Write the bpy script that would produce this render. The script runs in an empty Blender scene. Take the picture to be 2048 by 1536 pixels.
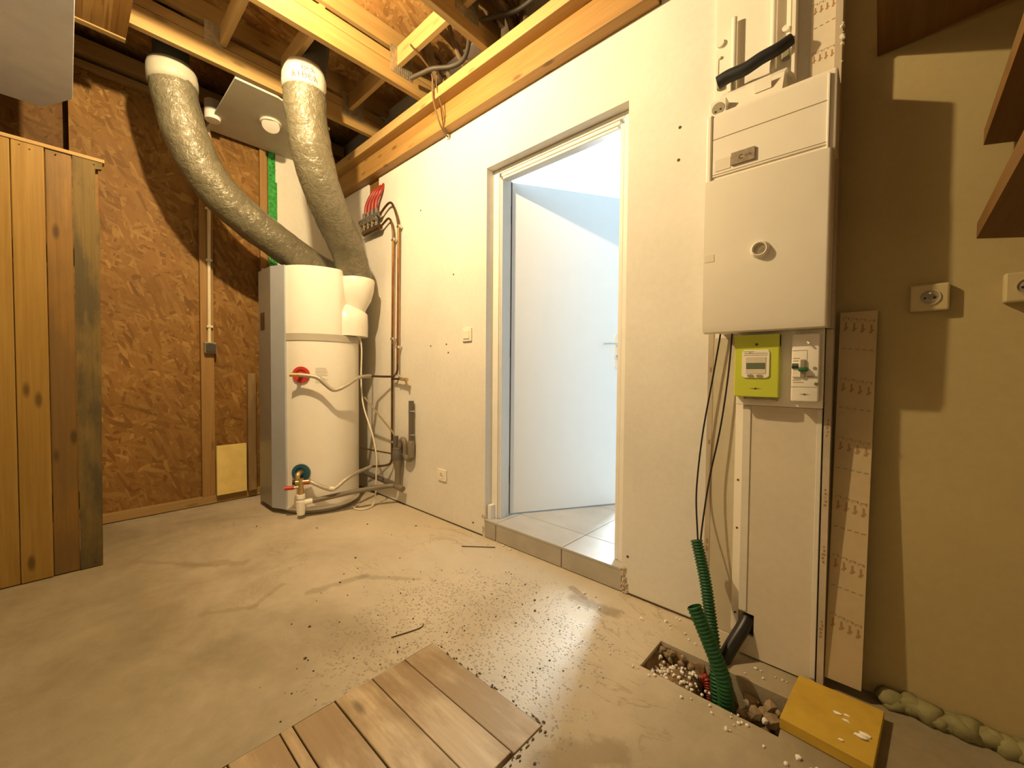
import bpy, bmesh, math, random
from mathutils import Vector, Matrix, noise as mnoise

random.seed(7)
S = bpy.context.scene
COL = S.collection

# ---------------------------------------------------------------- camera, world, light, exposure
CAMZ = 0.992
cam_d = bpy.data.cameras.new('camera')
cam_d.sensor_fit = 'HORIZONTAL'
cam_d.sensor_width = 36.0
cam_d.lens = 813.765 / 2048 * 36.0
cam_d.clip_start = 0.02
cam = bpy.data.objects.new('camera', cam_d)
COL.objects.link(cam)
_p, _r, _y = math.radians(-1.60008), math.radians(0.46069), math.radians(42.43934)
_c, _s = math.cos(_y), math.sin(_y)
fw = Vector((-_s * math.cos(_p), _c * math.cos(_p), math.sin(_p)))
rt = Vector((_c, _s, 0)); up = rt.cross(fw)
r2 = math.cos(_r) * rt + math.sin(_r) * up
u2 = -math.sin(_r) * rt + math.cos(_r) * up
M = Matrix((r2, u2, -fw)).transposed().to_4x4()
M.translation = Vector((0, 0, CAMZ))
cam.matrix_world = M
S.camera = cam

W = bpy.data.worlds.new('world'); S.world = W; W.use_nodes = True
W.node_tree.nodes['Background'].inputs[0].default_value = (1.0, 0.86, 0.66, 1)
W.node_tree.nodes['Background'].inputs[1].default_value = 0.0

S.view_settings.view_transform = 'Standard'
S.view_settings.look = 'None'
S.view_settings.gamma = 1.0
S.view_settings.use_curve_mapping = False
S.view_settings.exposure = 0.0

# bare bulb hanging between the joists, just above the picture
ld = bpy.data.lights.new('bulb_light', 'POINT')
ld.energy = 190.0; ld.color = (1.0, 0.765, 0.43); ld.shadow_soft_size = 0.028
lo = bpy.data.objects.new('bulb_light', ld); COL.objects.link(lo); lo.location = (-1.72, 0.42, 2.69)

# daylight entering the next room through its window in the far wall
def area(name, loc, rot, sx, sy, e, c):
    a = bpy.data.lights.new(name, 'AREA'); a.shape = 'RECTANGLE'; a.size = sx; a.size_y = sy
    a.energy = e; a.color = c
    o = bpy.data.objects.new(name, a); COL.objects.link(o); o.location = loc; o.rotation_euler = rot
    return o
area('window_daylight', (-1.64, 4.30, 1.70), (math.radians(-90), 0, 0), 0.40, 1.3, 205.0, (0.72, 0.89, 1.0))

# ---------------------------------------------------------------- node helpers
def newmat(name):
    m = bpy.data.materials.new(name); m.use_nodes = True
    nt = m.node_tree
    return m, nt, nt.nodes['Principled BSDF']

def N(nt, typ, **kw):
    n = nt.nodes.new(typ)
    for k, v in kw.items():
        if k.startswith('i_'):
            key = k[2:]
            key = int(key) if key.isdigit() else key.replace('_', ' ')
            n.inputs[key].default_value = v
        else:
            setattr(n, k, v)
    return n

def L(nt, a, b): nt.links.new(a, b)

def ramp(nt, stops, interp='LINEAR'):
    r = nt.nodes.new('ShaderNodeValToRGB'); r.color_ramp.interpolation = interp
    e = r.color_ramp.elements
    while len(e) < len(stops): e.new(0.5)
    for i, (p, c) in enumerate(stops):
        e[i].position = p
        e[i].color = (c, c, c, 1) if not isinstance(c, (tuple, list)) else tuple(c) + (1,)
    return r

def mixc(nt, a, b, fac, mode='MIX'):
    m = nt.nodes.new('ShaderNodeMix'); m.data_type = 'RGBA'; m.blend_type = mode
    for s, v in ((6, a), (7, b)):
        if isinstance(v, (tuple, list)): m.inputs[s].default_value = tuple(v) + (1,)
        else: L(nt, v, m.inputs[s])
    if isinstance(fac, (int, float)): m.inputs[0].default_value = fac
    else: L(nt, fac, m.inputs[0])
    return m.outputs[2]

def pos(nt, scale=(1, 1, 1), rot=(0, 0, 0), rnd=False):
    g = nt.nodes.new('ShaderNodeNewGeometry')
    mp = nt.nodes.new('ShaderNodeMapping')
    mp.inputs['Scale'].default_value = scale; mp.inputs['Rotation'].default_value = rot
    L(nt, g.outputs['Position'], mp.inputs['Vector'])
    if rnd:
        oi = nt.nodes.new('ShaderNodeObjectInfo')
        ml = N(nt, 'ShaderNodeMath', operation='MULTIPLY', i_1=37.0)
        L(nt, oi.outputs['Random'], ml.inputs[0])
        ad = N(nt, 'ShaderNodeVectorMath', operation='ADD')
        L(nt, mp.outputs[0], ad.inputs[0]); L(nt, ml.outputs[0], ad.inputs[1])
        return ad.outputs[0]
    return mp.outputs[0]

def noise(nt, vec, scale, detail=4, rough=0.55, dist=0.0):
    n = N(nt, 'ShaderNodeTexNoise'); n.inputs['Scale'].default_value = scale
    n.inputs['Detail'].default_value = detail; n.inputs['Roughness'].default_value = rough
    n.inputs['Distortion'].default_value = dist
    L(nt, vec, n.inputs['Vector']); return n.outputs['Fac']

def bump(nt, b, h, strength=0.3, dist=0.01):
    n = N(nt, 'ShaderNodeBump'); n.inputs['Strength'].default_value = strength; n.inputs['Distance'].default_value = dist
    L(nt, h, n.inputs['Height']); L(nt, n.outputs[0], b.inputs['Normal'])

def plain(name, col, rough=0.5, metal=0.0, var=0.06, vs=9.0, bmp=0.0, spec=None):
    m, nt, b = newmat(name)
    n = noise(nt, pos(nt), vs, 4)
    r = ramp(nt, [(0.3, tuple(c * (1 - var) for c in col)), (0.7, tuple(min(1, c * (1 + var)) for c in col))])
    L(nt, n, r.inputs[0]); L(nt, r.outputs[0], b.inputs['Base Color'])
    b.inputs['Roughness'].default_value = rough; b.inputs['Metallic'].default_value = metal
    if spec is not None: b.inputs['Specular IOR Level'].default_value = spec
    if bmp: bump(nt, b, noise(nt, pos(nt), vs * 8, 3), bmp, 0.002)
    return m

def wood(name, axis, c_dark, c_light, rough=0.6, knots=0.5, grime=0.0, grime_col=(0.07, 0.05, 0.025), spec=0.3):
    m, nt, b = newmat(name)
    sc = [9.0, 9.0, 9.0]; sc[axis] = 0.55
    v = pos(nt, tuple(sc), rnd=True)
    sw = noise(nt, v, 0.9, 2, 0.5)
    n1 = noise(nt, v, 2.2, 5, 0.6, 1.2)
    sc2 = [60.0, 60.0, 60.0]; sc2[axis] = 1.4
    fine = noise(nt, pos(nt, tuple(sc2), rnd=True), 1.6, 3, 0.6)
    mm = N(nt, 'ShaderNodeMath', operation='MULTIPLY_ADD', i_1=0.45, i_2=0.0); L(nt, fine, mm.inputs[0])
    ad = N(nt, 'ShaderNodeMath', operation='MULTIPLY_ADD', i_1=0.6); L(nt, n1, ad.inputs[0]); L(nt, mm.outputs[0], ad.inputs[2])
    r = ramp(nt, [(0.32, c_dark), (0.66, c_light)]); L(nt, ad.outputs[0], r.inputs[0])
    col = r.outputs[0]
    swr = ramp(nt, [(0.35, 0.0), (0.7, 1.0)]); L(nt, sw, swr.inputs[0])
    col = mixc(nt, col, tuple(0.62 * d + 0.2 * l for d, l in zip(c_dark, c_light)), mul(nt, swr.outputs[0], 0.45))
    if knots:
        sk = [11.0, 11.0, 11.0]; sk[axis] = 3.6
        vo = N(nt, 'ShaderNodeTexVoronoi'); vo.inputs['Scale'].default_value = 1.0
        L(nt, pos(nt, tuple(sk), rnd=True), vo.inputs['Vector'])
        kr = ramp(nt, [(0.07, 1.0), (0.17, 0.0)]); L(nt, vo.outputs['Distance'], kr.inputs[0])
        col = mixc(nt, col, tuple(c * 0.28 for c in c_dark), mul(nt, kr.outputs[0], knots))
    if grime:
        g = noise(nt, pos(nt, tuple(4.0 if i != axis else 1.3 for i in range(3)), rnd=True), 1.6, 5, 0.65)
        gr = ramp(nt, [(0.42, 0.0), (0.56, 1.0)]); L(nt, g, gr.inputs[0])
        col = mixc(nt, col, grime_col, mul(nt, gr.outputs[0], grime))
    L(nt, col, b.inputs['Base Color']); b.inputs['Roughness'].default_value = rough
    b.inputs['Specular IOR Level'].default_value = spec
    bump(nt, b, fine, 0.25, 0.002)
    return m

def mul(nt, a, k):
    n = N(nt, 'ShaderNodeMath', operation='MULTIPLY', i_1=k); L(nt, a, n.inputs[0]); return n.outputs[0]

def osb(name, plane, base=(0.24, 0.115, 0.024), pale=(0.37, 0.215, 0.065), dark=(0.12, 0.05, 0.009)):
    # oriented strand board: layers of stretched cells turned to different angles, chosen by a noise mask
    m, nt, b = newmat(name)
    col = None; hts = None
    for k, ang in enumerate((8, 63, 112, 158)):
        a = math.radians(ang)
        g = nt.nodes.new('ShaderNodeNewGeometry')
        m1 = nt.nodes.new('ShaderNodeMapping')
        m1.inputs['Rotation'].default_value = (a, 0, 0) if plane == 'x' else (0, 0, a)
        L(nt, g.outputs['Position'], m1.inputs['Vector'])
        m2 = nt.nodes.new('ShaderNodeMapping')
        m2.inputs['Scale'].default_value = (1, 66, 15) if plane == 'x' else (66, 15, 1)
        m2.inputs['Location'].default_value = (k * 3.1, k * 5.7, k * 1.9)
        L(nt, m1.outputs[0], m2.inputs['Vector'])
        w = N(nt, 'ShaderNodeTexNoise'); w.inputs['Scale'].default_value = 0.8
        L(nt, m2.outputs[0], w.inputs['Vector'])
        wa = N(nt, 'ShaderNodeMix'); wa.data_type = 'VECTOR'; wa.inputs[0].default_value = 0.25
        L(nt, m2.outputs[0], wa.inputs[4]); L(nt, w.outputs['Color'], wa.inputs[5])
        vo = N(nt, 'ShaderNodeTexVoronoi'); vo.inputs['Scale'].default_value = 1.0
        L(nt, wa.outputs[1], vo.inputs['Vector'])
        bw = N(nt, 'ShaderNodeSeparateColor'); L(nt, vo.outputs['Color'], bw.inputs[0])
        r = ramp(nt, [(0.0, dark), (0.25, base), (0.62, tuple(0.75 * x + 0.25 * y for x, y in zip(base, pale))), (0.93, pale), (1.0, tuple(min(1, 1.25 * c) for c in pale))])
        L(nt, bw.outputs[0], r.inputs[0])
        if col is None: col = r.outputs[0]; hts = bw.outputs[1]
        else:
            msk = ramp(nt, [(0.60, 0.0), (0.63, 1.0)]); L(nt, bw.outputs[2], msk.inputs[0])
            col = mixc(nt, col, r.outputs[0], msk.outputs[0])
            mh = N(nt, 'ShaderNodeMix'); L(nt, msk.outputs[0], mh.inputs[0]); L(nt, hts, mh.inputs[2]); L(nt, bw.outputs[1], mh.inputs[3]); hts = mh.outputs[0]
    big = noise(nt, pos(nt), 2.1, 4, 0.6)
    br = ramp(nt, [(0.3, 0.62), (0.7, 1.12)]); L(nt, big, br.inputs[0])
    col = mixc(nt, col, br.outputs[0], 1.0, 'MULTIPLY')
    soft = mixc(nt, col, base, 0.40)
    L(nt, soft, b.inputs['Base Color']); b.inputs['Roughness'].default_value = 0.62
    b.inputs['Specular IOR Level'].default_value = 0.25
    bump(nt, b, hts, 0.25, 0.002)
    return m

def plaster(name, col, stain=0.10, bmp=0.06):
    m, nt, b = newmat(name)
    n = noise(nt, pos(nt), 2.3, 6, 0.6); n2 = noise(nt, pos(nt), 38.0, 4, 0.6)
    r = ramp(nt, [(0.3, tuple(c * (1 - stain) for c in col)), (0.65, col)]); L(nt, n, r.inputs[0])
    r2 = ramp(nt, [(0.25, 0.94), (0.7, 1.0)]); L(nt, n2, r2.inputs[0])
    c = mixc(nt, r.outputs[0], r2.outputs[0], 1.0, 'MULTIPLY')
    L(nt, c, b.inputs['Base Color']); b.inputs['Roughness'].default_value = 0.85
    b.inputs['Specular IOR Level'].default_value = 0.2
    bump(nt, b, n2, bmp, 0.002)
    return m

def concrete(name):
    m, nt, b = newmat(name)
    P = pos(nt)
    n = noise(nt, P, 1.7, 7, 0.62, 0.4); n2 = noise(nt, P, 14.0, 6, 0.65); n3 = noise(nt, P, 170.0, 4, 0.7)
    r = ramp(nt, [(0.30, (0.36, 0.29, 0.185)), (0.52, (0.46, 0.385, 0.265)), (0.75, (0.54, 0.46, 0.33))]); L(nt, n, r.inputs[0])
    r2 = ramp(nt, [(0.28, 0.84), (0.6, 1.0)]); L(nt, n2, r2.inputs[0])
    c = mixc(nt, r.outputs[0], r2.outputs[0], 1.0, 'MULTIPLY')
    # pale dust along the door wall; browner away, corner light falloff put into the colour
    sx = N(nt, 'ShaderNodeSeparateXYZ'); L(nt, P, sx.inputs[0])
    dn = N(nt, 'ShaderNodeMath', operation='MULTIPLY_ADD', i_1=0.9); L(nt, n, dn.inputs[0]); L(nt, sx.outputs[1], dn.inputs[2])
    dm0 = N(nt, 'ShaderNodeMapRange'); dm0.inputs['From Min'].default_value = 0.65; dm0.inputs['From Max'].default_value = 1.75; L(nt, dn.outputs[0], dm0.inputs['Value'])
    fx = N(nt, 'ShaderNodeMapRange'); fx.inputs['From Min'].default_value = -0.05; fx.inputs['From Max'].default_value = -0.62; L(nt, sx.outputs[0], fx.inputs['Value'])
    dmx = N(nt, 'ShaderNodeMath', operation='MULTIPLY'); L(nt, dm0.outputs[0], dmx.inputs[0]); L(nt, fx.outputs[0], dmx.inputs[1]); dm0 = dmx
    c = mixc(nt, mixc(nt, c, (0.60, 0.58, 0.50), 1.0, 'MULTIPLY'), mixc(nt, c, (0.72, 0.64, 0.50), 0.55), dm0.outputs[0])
    # damp streaks swept over the slab
    g = pos(nt, (0.55, 1.5, 1), (0, 0, 0.5))
    st = noise(nt, g, 2.6, 5, 0.6, 2.2); sr = ramp(nt, [(0.485, 0.0), (0.50, 1.0), (0.515, 0.0)]); L(nt, st, sr.inputs[0])
    brk = noise(nt, P, 2.2, 2); br = ramp(nt, [(0.52, 0.0), (0.6, 1.0)]); L(nt, brk, br.inputs[0])
    sm = N(nt, 'ShaderNodeMath', operation='MULTIPLY'); L(nt, sr.outputs[0], sm.inputs[0]); L(nt, br.outputs[0], sm.inputs[1])
    c = mixc(nt, c, (0.30, 0.22, 0.12), mul(nt, sm.outputs[0], 0.55))
    for (ax, ay, bx_, by_, wd, k) in ((-.985, 1.50, -.80, 1.515, .040, .55), (-1.04, 1.56, -.95, 1.53, .018, .5), (-2.85, .214, -2.47, .50, .022, .5), (-2.62, .38, -2.42, .60, .038, .45), (-2.02, .36, -1.93, .52, .022, .5), (-1.93, .50, -2.04, .66, .018, .4), (-1.88, .72, -1.84, .97, .030, .45), (-1.84, .95, -1.62, 1.12, .022, .35), (-.62, .80, -.50, .95, .055, .5)):
        pa = N(nt, 'ShaderNodeVectorMath', operation='SUBTRACT'); pa.inputs[1].default_value = (ax, ay, 0); L(nt, P, pa.inputs[0])
        d_ = Vector((bx_ - ax, by_ - ay, 0)); l2 = d_.length_squared
        dt = N(nt, 'ShaderNodeVectorMath', operation='DOT_PRODUCT'); dt.inputs[1].default_value = d_ / l2; L(nt, pa.outputs[0], dt.inputs[0])
        cl = N(nt, 'ShaderNodeClamp'); L(nt, dt.outputs['Value'], cl.inputs[0])
        sc_ = N(nt, 'ShaderNodeVectorMath', operation='SCALE'); sc_.inputs[0].default_value = d_; L(nt, cl.outputs[0], sc_.inputs['Scale'])
        df = N(nt, 'ShaderNodeVectorMath', operation='DISTANCE'); L(nt, pa.outputs[0], df.inputs[0]); L(nt, sc_.outputs[0], df.inputs[1])
        wv = N(nt, 'ShaderNodeMath', operation='MULTIPLY_ADD', i_1=wd * 2.6, i_2=-wd * 1.3); L(nt, n2, wv.inputs[0])
        dd = N(nt, 'ShaderNodeMath', operation='ADD'); L(nt, df.outputs['Value'], dd.inputs[0]); L(nt, wv.outputs[0], dd.inputs[1])
        mr = N(nt, 'ShaderNodeMapRange'); mr.inputs['From Min'].default_value = wd; mr.inputs['From Max'].default_value = wd * .45; mr.inputs['To Max'].default_value = k; L(nt, dd.outputs[0], mr.inputs['Value'])
        c = mixc(nt, c, (0.24, 0.18, 0.105), mr.outputs[0])
    # bared, gritty patch round the hatch: small dark pores
    vo = N(nt, 'ShaderNodeTexVoronoi'); vo.inputs['Scale'].default_value = 95.0; L(nt, P, vo.inputs['Vector'])
    sp = N(nt, 'ShaderNodeSeparateColor'); L(nt, vo.outputs['Color'], sp.inputs[0])
    pick = ramp(nt, [(0.38, 0.0), (0.50, 1.0)]); L(nt, sp.outputs[0], pick.inputs[0])
    dot = ramp(nt, [(0.20, 1.0), (0.48, 0.0)]); L(nt, vo.outputs['Distance'], dot.inputs[0])
    dm = N(nt, 'ShaderNodeMath', operation='MULTIPLY'); L(nt, pick.outputs[0], dm.inputs[0]); L(nt, dot.outputs[0], dm.inputs[1])
    ds = N(nt, 'ShaderNodeVectorMath', operation='DISTANCE'); ds.inputs[1].default_value = (-1.14, 1.0, 0); L(nt, P, ds.inputs[0])
    wob = N(nt, 'ShaderNodeMath', operation='MULTIPLY_ADD', i_1=0.9); L(nt, n2, wob.inputs[0]); L(nt, ds.outputs['Value'], wob.inputs[2])
    area_m = ramp(nt, [(0.86, 1.0), (1.20, 0.0)]); L(nt, wob.outputs[0], area_m.inputs[0])
    am = N(nt, 'ShaderNodeMath', operation='MULTIPLY'); L(nt, dm.outputs[0], am.inputs[0]); L(nt, area_m.outputs[0], am.inputs[1])
    c = mixc(nt, c, (0.17, 0.12, 0.07), mul(nt, am.outputs[0], 0.62))
    L(nt, c, b.inputs['Base Color'])
    rr = N(nt, 'ShaderNodeMath', operation='MULTIPLY_ADD', i_1=-0.26, i_2=0.72); L(nt, area_m.outputs[0], rr.inputs[0])
    L(nt, rr.outputs[0], b.inputs['Roughness']); b.inputs['Specular IOR Level'].default_value = 0.4
    h = N(nt, 'ShaderNodeMath', operation='MULTIPLY_ADD', i_1=-1.6); L(nt, am.outputs[0], h.inputs[0])
    hn = N(nt, 'ShaderNodeMath', operation='MULTIPLY_ADD', i_1=1.1); L(nt, n3, hn.inputs[0]); L(nt, n2, hn.inputs[2])
    L(nt, hn.outputs[0], h.inputs[2])
    bump(nt, b, h.outputs[0], 0.42, 0.004)
    return m

def foilwrap(name, col):
    m, nt, b = newmat(name)
    P = pos(nt)
    n = noise(nt, P, 16.0, 5, 0.6, 1.6); n2 = noise(nt, P, 60.0, 3, 0.5, 1.0)
    r = ramp(nt, [(0.3, tuple(c * 0.8 for c in col)), (0.7, tuple(c * 1.1 for c in col))]); L(nt, n, r.inputs[0])
    L(nt, r.outputs[0], b.inputs['Base Color'])
    b.inputs['Roughness'].default_value = 0.20; b.inputs['Metallic'].default_value = 0.1
    b.inputs['Specular IOR Level'].default_value = 0.6
    h = N(nt, 'ShaderNodeMath', operation='MULTIPLY_ADD', i_1=0.35); L(nt, n2, h.inputs[0]); L(nt, n, h.inputs[2])
    bump(nt, b, h.outputs[0], 0.75, 0.014)
    return m

# ---------------------------------------------------------------- materials
M_wall = plaster('wall_plaster', (0.80, 0.765, 0.69))
M_white = plaster('hall_white', (0.56, 0.59, 0.61), 0.02, 0.02)
M_osbx = osb('osb_on_wall', 'x')
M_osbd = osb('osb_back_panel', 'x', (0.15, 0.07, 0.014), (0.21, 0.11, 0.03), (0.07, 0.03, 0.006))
M_osbz = osb('osb_deck', 'z', (0.30, 0.155, 0.045), (0.50, 0.31, 0.12), (0.14, 0.065, 0.018))
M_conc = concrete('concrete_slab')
M_joist = wood('joist_spruce', 1, (0.245, 0.14, 0.04), (0.365, 0.235, 0.085), 0.55, 0.5)
M_nog = wood('noggin_spruce', 0, (0.30, 0.18, 0.06), (0.43, 0.285, 0.11), 0.6, 0.3)
M_beam = wood('beam_douglas', 0, (0.31, 0.155, 0.037), (0.46, 0.265, 0.085), 0.5, 0.7)
M_plate = wood('plate_spruce', 0, (0.40, 0.24, 0.075), (0.56, 0.37, 0.15), 0.55, 0.6)
M_stud = wood('stud_spruce', 2, (0.26, 0.14, 0.04), (0.38, 0.22, 0.07), 0.6, 0.4)
M_sole = wood('sole_spruce', 1, (0.30, 0.18, 0.06), (0.42, 0.27, 0.10), 0.65, 0.4)
M_plank = wood('plank_new', 2, (0.215, 0.115, 0.018), (0.315, 0.19, 0.04), 0.5, 0.8)
M_plank_d = wood('plank_brown', 2, (0.15, 0.075, 0.012), (0.225, 0.12, 0.024), 0.55, 0.8, 0.35)
M_plank_w = wood('plank_weathered', 2, (0.10, 0.066, 0.015), (0.18, 0.12, 0.034), 0.7, 0.5, 0.85, (0.06, 0.045, 0.018))
M_grey_w = wood('offcut_grey', 2, (0.22, 0.13, 0.05), (0.40, 0.25, 0.10), 0.7, 0.3, 0.4)
M_hatch = wood('hatch_boards', 0, (0.37, 0.27, 0.15), (0.54, 0.42, 0.265), 0.5, 0.75, 0.7, (0.24, 0.16, 0.08))
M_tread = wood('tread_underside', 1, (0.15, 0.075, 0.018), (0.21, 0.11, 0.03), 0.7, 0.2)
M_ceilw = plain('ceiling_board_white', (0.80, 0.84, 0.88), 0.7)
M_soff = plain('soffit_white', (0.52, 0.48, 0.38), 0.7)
M_wallr = plaster('shaded_wall_plaster', (0.46, 0.36, 0.165), 0.08)  # darker copy of the wall plaster, shade and vignette put into the colour
M_plate_r = plain('shaded_plastic', (0.50, 0.40, 0.20), 0.5, var=0.02)  # white plastic darkened, shade of the right corner put into the colour
M_board = plaster('pale_plasterboard', (0.74, 0.69, 0.58), 0.06)
M_boardr = plaster('pink_grey_board', (0.70, 0.62, 0.48), 0.08)
M_recess = plaster('recess_shade', (0.60, 0.53, 0.38), 0.08)  # browner than the wall, recess shading put into the colour
M_strip = plaster('tan_board_face', (0.54, 0.42, 0.24), 0.08)
M_edge = plaster('raw_board_edge', (0.60, 0.50, 0.36), 0.35, 0.5)
M_white_m = plain('tank_enamel', (0.82, 0.78, 0.68), 0.28, var=0.02)
M_white_p = plain('white_plastic', (0.84, 0.79, 0.68), 0.4, var=0.02)
M_white_g = plain('panel_plastic', (0.86, 0.80, 0.68), 0.38, var=0.02)
M_silver = plain('silver_paint', (0.46, 0.49, 0.52), 0.35, 0.3, 0.04)
M_grey_b = plain('grey_band', (0.45, 0.41, 0.32), 0.5)
M_taupe = plain('grey_front_panel', (0.27, 0.25, 0.20), 0.42, 0.2, 0.05)
M_dark = plain('dark_screen', (0.035, 0.02, 0.012), 0.25)
M_black = plain('black_rubber', (0.012, 0.012, 0.013), 0.6)
M_cableb = plain('black_cable', (0.012, 0.010, 0.010), 0.4)
M_red = plain('red_plastic', (0.50, 0.035, 0.02), 0.4)
M_redpex = plain('red_pex', (0.30, 0.028, 0.014), 0.4)
M_blue = plain('teal_plastic', (0.02, 0.09, 0.12), 0.45)
M_brass = plain('brass', (0.60, 0.42, 0.20), 0.35, 0.8, 0.15)
M_copper = plain('copper_pipe', (0.34, 0.15, 0.045), 0.3, 0.85, 0.25, 14)
M_copperd = plain('tarnished_copper', (0.14, 0.075, 0.03), 0.4, 0.7, 0.3, 14)
M_steel = plain('braided_steel', (0.55, 0.50, 0.40), 0.35, 0.6, 0.15, 120, 0.5)
M_chrome = plain('chrome', (0.72, 0.70, 0.64), 0.2, 0.95)
M_galv = plain('galvanised_plate', (0.42, 0.37, 0.26), 0.4, 0.75, 0.2, 40)
M_pvc = plain('grey_pvc', (0.12, 0.105, 0.085), 0.45)
M_pvct = plain('taupe_pvc', (0.20, 0.165, 0.115), 0.45)
M_green = plain('green_sheath', (0.010, 0.095, 0.026), 0.55, var=0.15)
M_gtape = plain('green_tape', (0.035, 0.30, 0.05), 0.4, var=0.35, vs=45)
M_yel = plain('yellow_foam_board', (0.52, 0.335, 0.035), 0.8, var=0.10, vs=14, bmp=0.15)
M_yelp = plain('pale_yellow_board', (0.78, 0.60, 0.20), 0.8, var=0.07, vs=14, bmp=0.15)
M_foam = plain('expanding_foam', (0.25, 0.22, 0.09), 0.75, var=0.18, vs=18, bmp=0.3)
M_bead = plain('polystyrene', (0.86, 0.82, 0.74), 0.8)
M_dirt = plain('pit_rubble', (0.24, 0.155, 0.075), 0.95, var=0.55, vs=26, bmp=0.8)
M_mort = plain('old_mortar', (0.30, 0.22, 0.13), 0.95, var=0.3, vs=30, bmp=0.5)
M_well = plain('dark_chrome', (0.38, 0.32, 0.22), 0.25, 0.6, 0.3, 60)
M_grit = plain('dark_grit', (0.085, 0.055, 0.027), 0.9)
M_lime = plain('lime_plastic', (0.55, 0.60, 0.045), 0.42, var=0.04)
M_lcd = plain('lcd_glass', (0.12, 0.15, 0.09), 0.25)
M_btn = plain('grey_button', (0.30, 0.26, 0.17), 0.45)
M_swg = plain('green_switch', (0.02, 0.13, 0.035), 0.4)
M_print = plain('red_brown_print', (0.36, 0.20, 0.09), 0.85)
M_tprint = plain('red_tape_print', (0.34, 0.09, 0.03), 0.7)
M_ink = plain('faint_ink', (0.30, 0.24, 0.14), 0.85)
M_tapet = plain('white_tape', (0.56, 0.52, 0.43), 0.5, var=0.05)
M_duct = foilwrap('duct_wrap', (0.165, 0.145, 0.090))
M_spig = plain('dark_spigot', (0.07, 0.07, 0.055), 0.45, 0.4)
M_tag = plain('grey_tag', (0.30, 0.24, 0.16), 0.45, var=0.25, vs=60)
M_tile = plain('grey_floor_tile', (0.50, 0.475, 0.43), 0.40, var=0.09, vs=7)
M_riser = plain('riser_tile', (0.42, 0.385, 0.32), 0.5, var=0.09, vs=9)
M_grout = plain('grout', (0.24, 0.22, 0.19), 0.9)
M_door = plain('door_paint', (0.86, 0.87, 0.86), 0.42, var=0.01)
M_frame = plain('frame_paint', (0.82, 0.79, 0.72), 0.5, var=0.03)
M_ccable = plain('grey_conduit', (0.05, 0.04, 0.025), 0.6)
M_bcable = plain('brown_cable', (0.15, 0.085, 0.03), 0.6)
M_wcable = plain('white_cable', (0.80, 0.74, 0.60), 0.45)
M_cond = plain('tan_tube', (0.32, 0.25, 0.14), 0.5)
M_tube = plain('cream_conduit', (0.72, 0.62, 0.42), 0.45)
M_hinge = plain('dark_hinge', (0.10, 0.09, 0.08), 0.4, 0.6)
M_wool = plain('insulation_foil', (0.16, 0.105, 0.05), 0.6, 0.1, 0.5, 9, 0.8)
M_clear = plain('clear_tape', (0.80, 0.74, 0.61), 0.08, var=0.02)

# ---------------------------------------------------------------- mesh helpers (world coordinates in, object origin at its own or its parent's base)
def box(bm, x0, x1, y0, y1, z0, z1, bev=0.0, seg=2):
    vs = [bm.verts.new((x, y, z)) for x in (x0, x1) for y in (y0, y1) for z in (z0, z1)]
    fs = [(0, 1, 3, 2), (4, 6, 7, 5), (0, 4, 5, 1), (2, 3, 7, 6), (0, 2, 6, 4), (1, 5, 7, 3)]
    faces = [bm.faces.new([vs[i] for i in f]) for f in fs]
    if bev:
        ed = list({e for f in faces for e in f.edges})
        bmesh.ops.bevel(bm, geom=ed, offset=bev, segments=seg, affect='EDGES', profile=0.5)
    return bm

def prism(bm, poly, a0, a1, axis='z', bev=0.0):
    def P(u, v, w): return {'z': (u, v, w), 'y': (u, w, v), 'x': (w, u, v)}[axis]
    A = [bm.verts.new(P(u, v, a0)) for u, v in poly]; B = [bm.verts.new(P(u, v, a1)) for u, v in poly]
    n = len(poly)
    fs = [bm.faces.new(A), bm.faces.new(list(reversed(B)))]
    for i in range(n): fs.append(bm.faces.new((A[i], B[i], B[(i + 1) % n], A[(i + 1) % n])))
    bmesh.ops.recalc_face_normals(bm, faces=bm.faces[:])
    if bev:
        ed = list({e for f in fs for e in f.edges})
        bmesh.ops.bevel(bm, geom=ed, offset=bev, segments=2, affect='EDGES', profile=0.5)
    return bm

def frame_axes(d):
    d = d.normalized(); a = Vector((0, 0, 1)) if abs(d.z) < 0.9 else Vector((1, 0, 0))
    u = d.cross(a).normalized(); return u, d.cross(u).normalized()

def spline(pts, n):
    P = [Vector(p) for p in pts]
    if len(P) == 2: return [P[0].lerp(P[1], i / n) for i in range(n + 1)]
    Q = [2 * P[0] - P[1]] + P + [2 * P[-1] - P[-2]]
    out = []
    for i in range(1, len(Q) - 2):
        for k in range(n):
            t = k / n; a, b, c, d = Q[i - 1], Q[i], Q[i + 1], Q[i + 2]
            out.append(0.5 * ((2 * b) + (c - a) * t + (2 * a - 5 * b + 4 * c - d) * t * t + (3 * b - a - 3 * c + d) * t ** 3))
    out.append(P[-1]); return out

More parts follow.
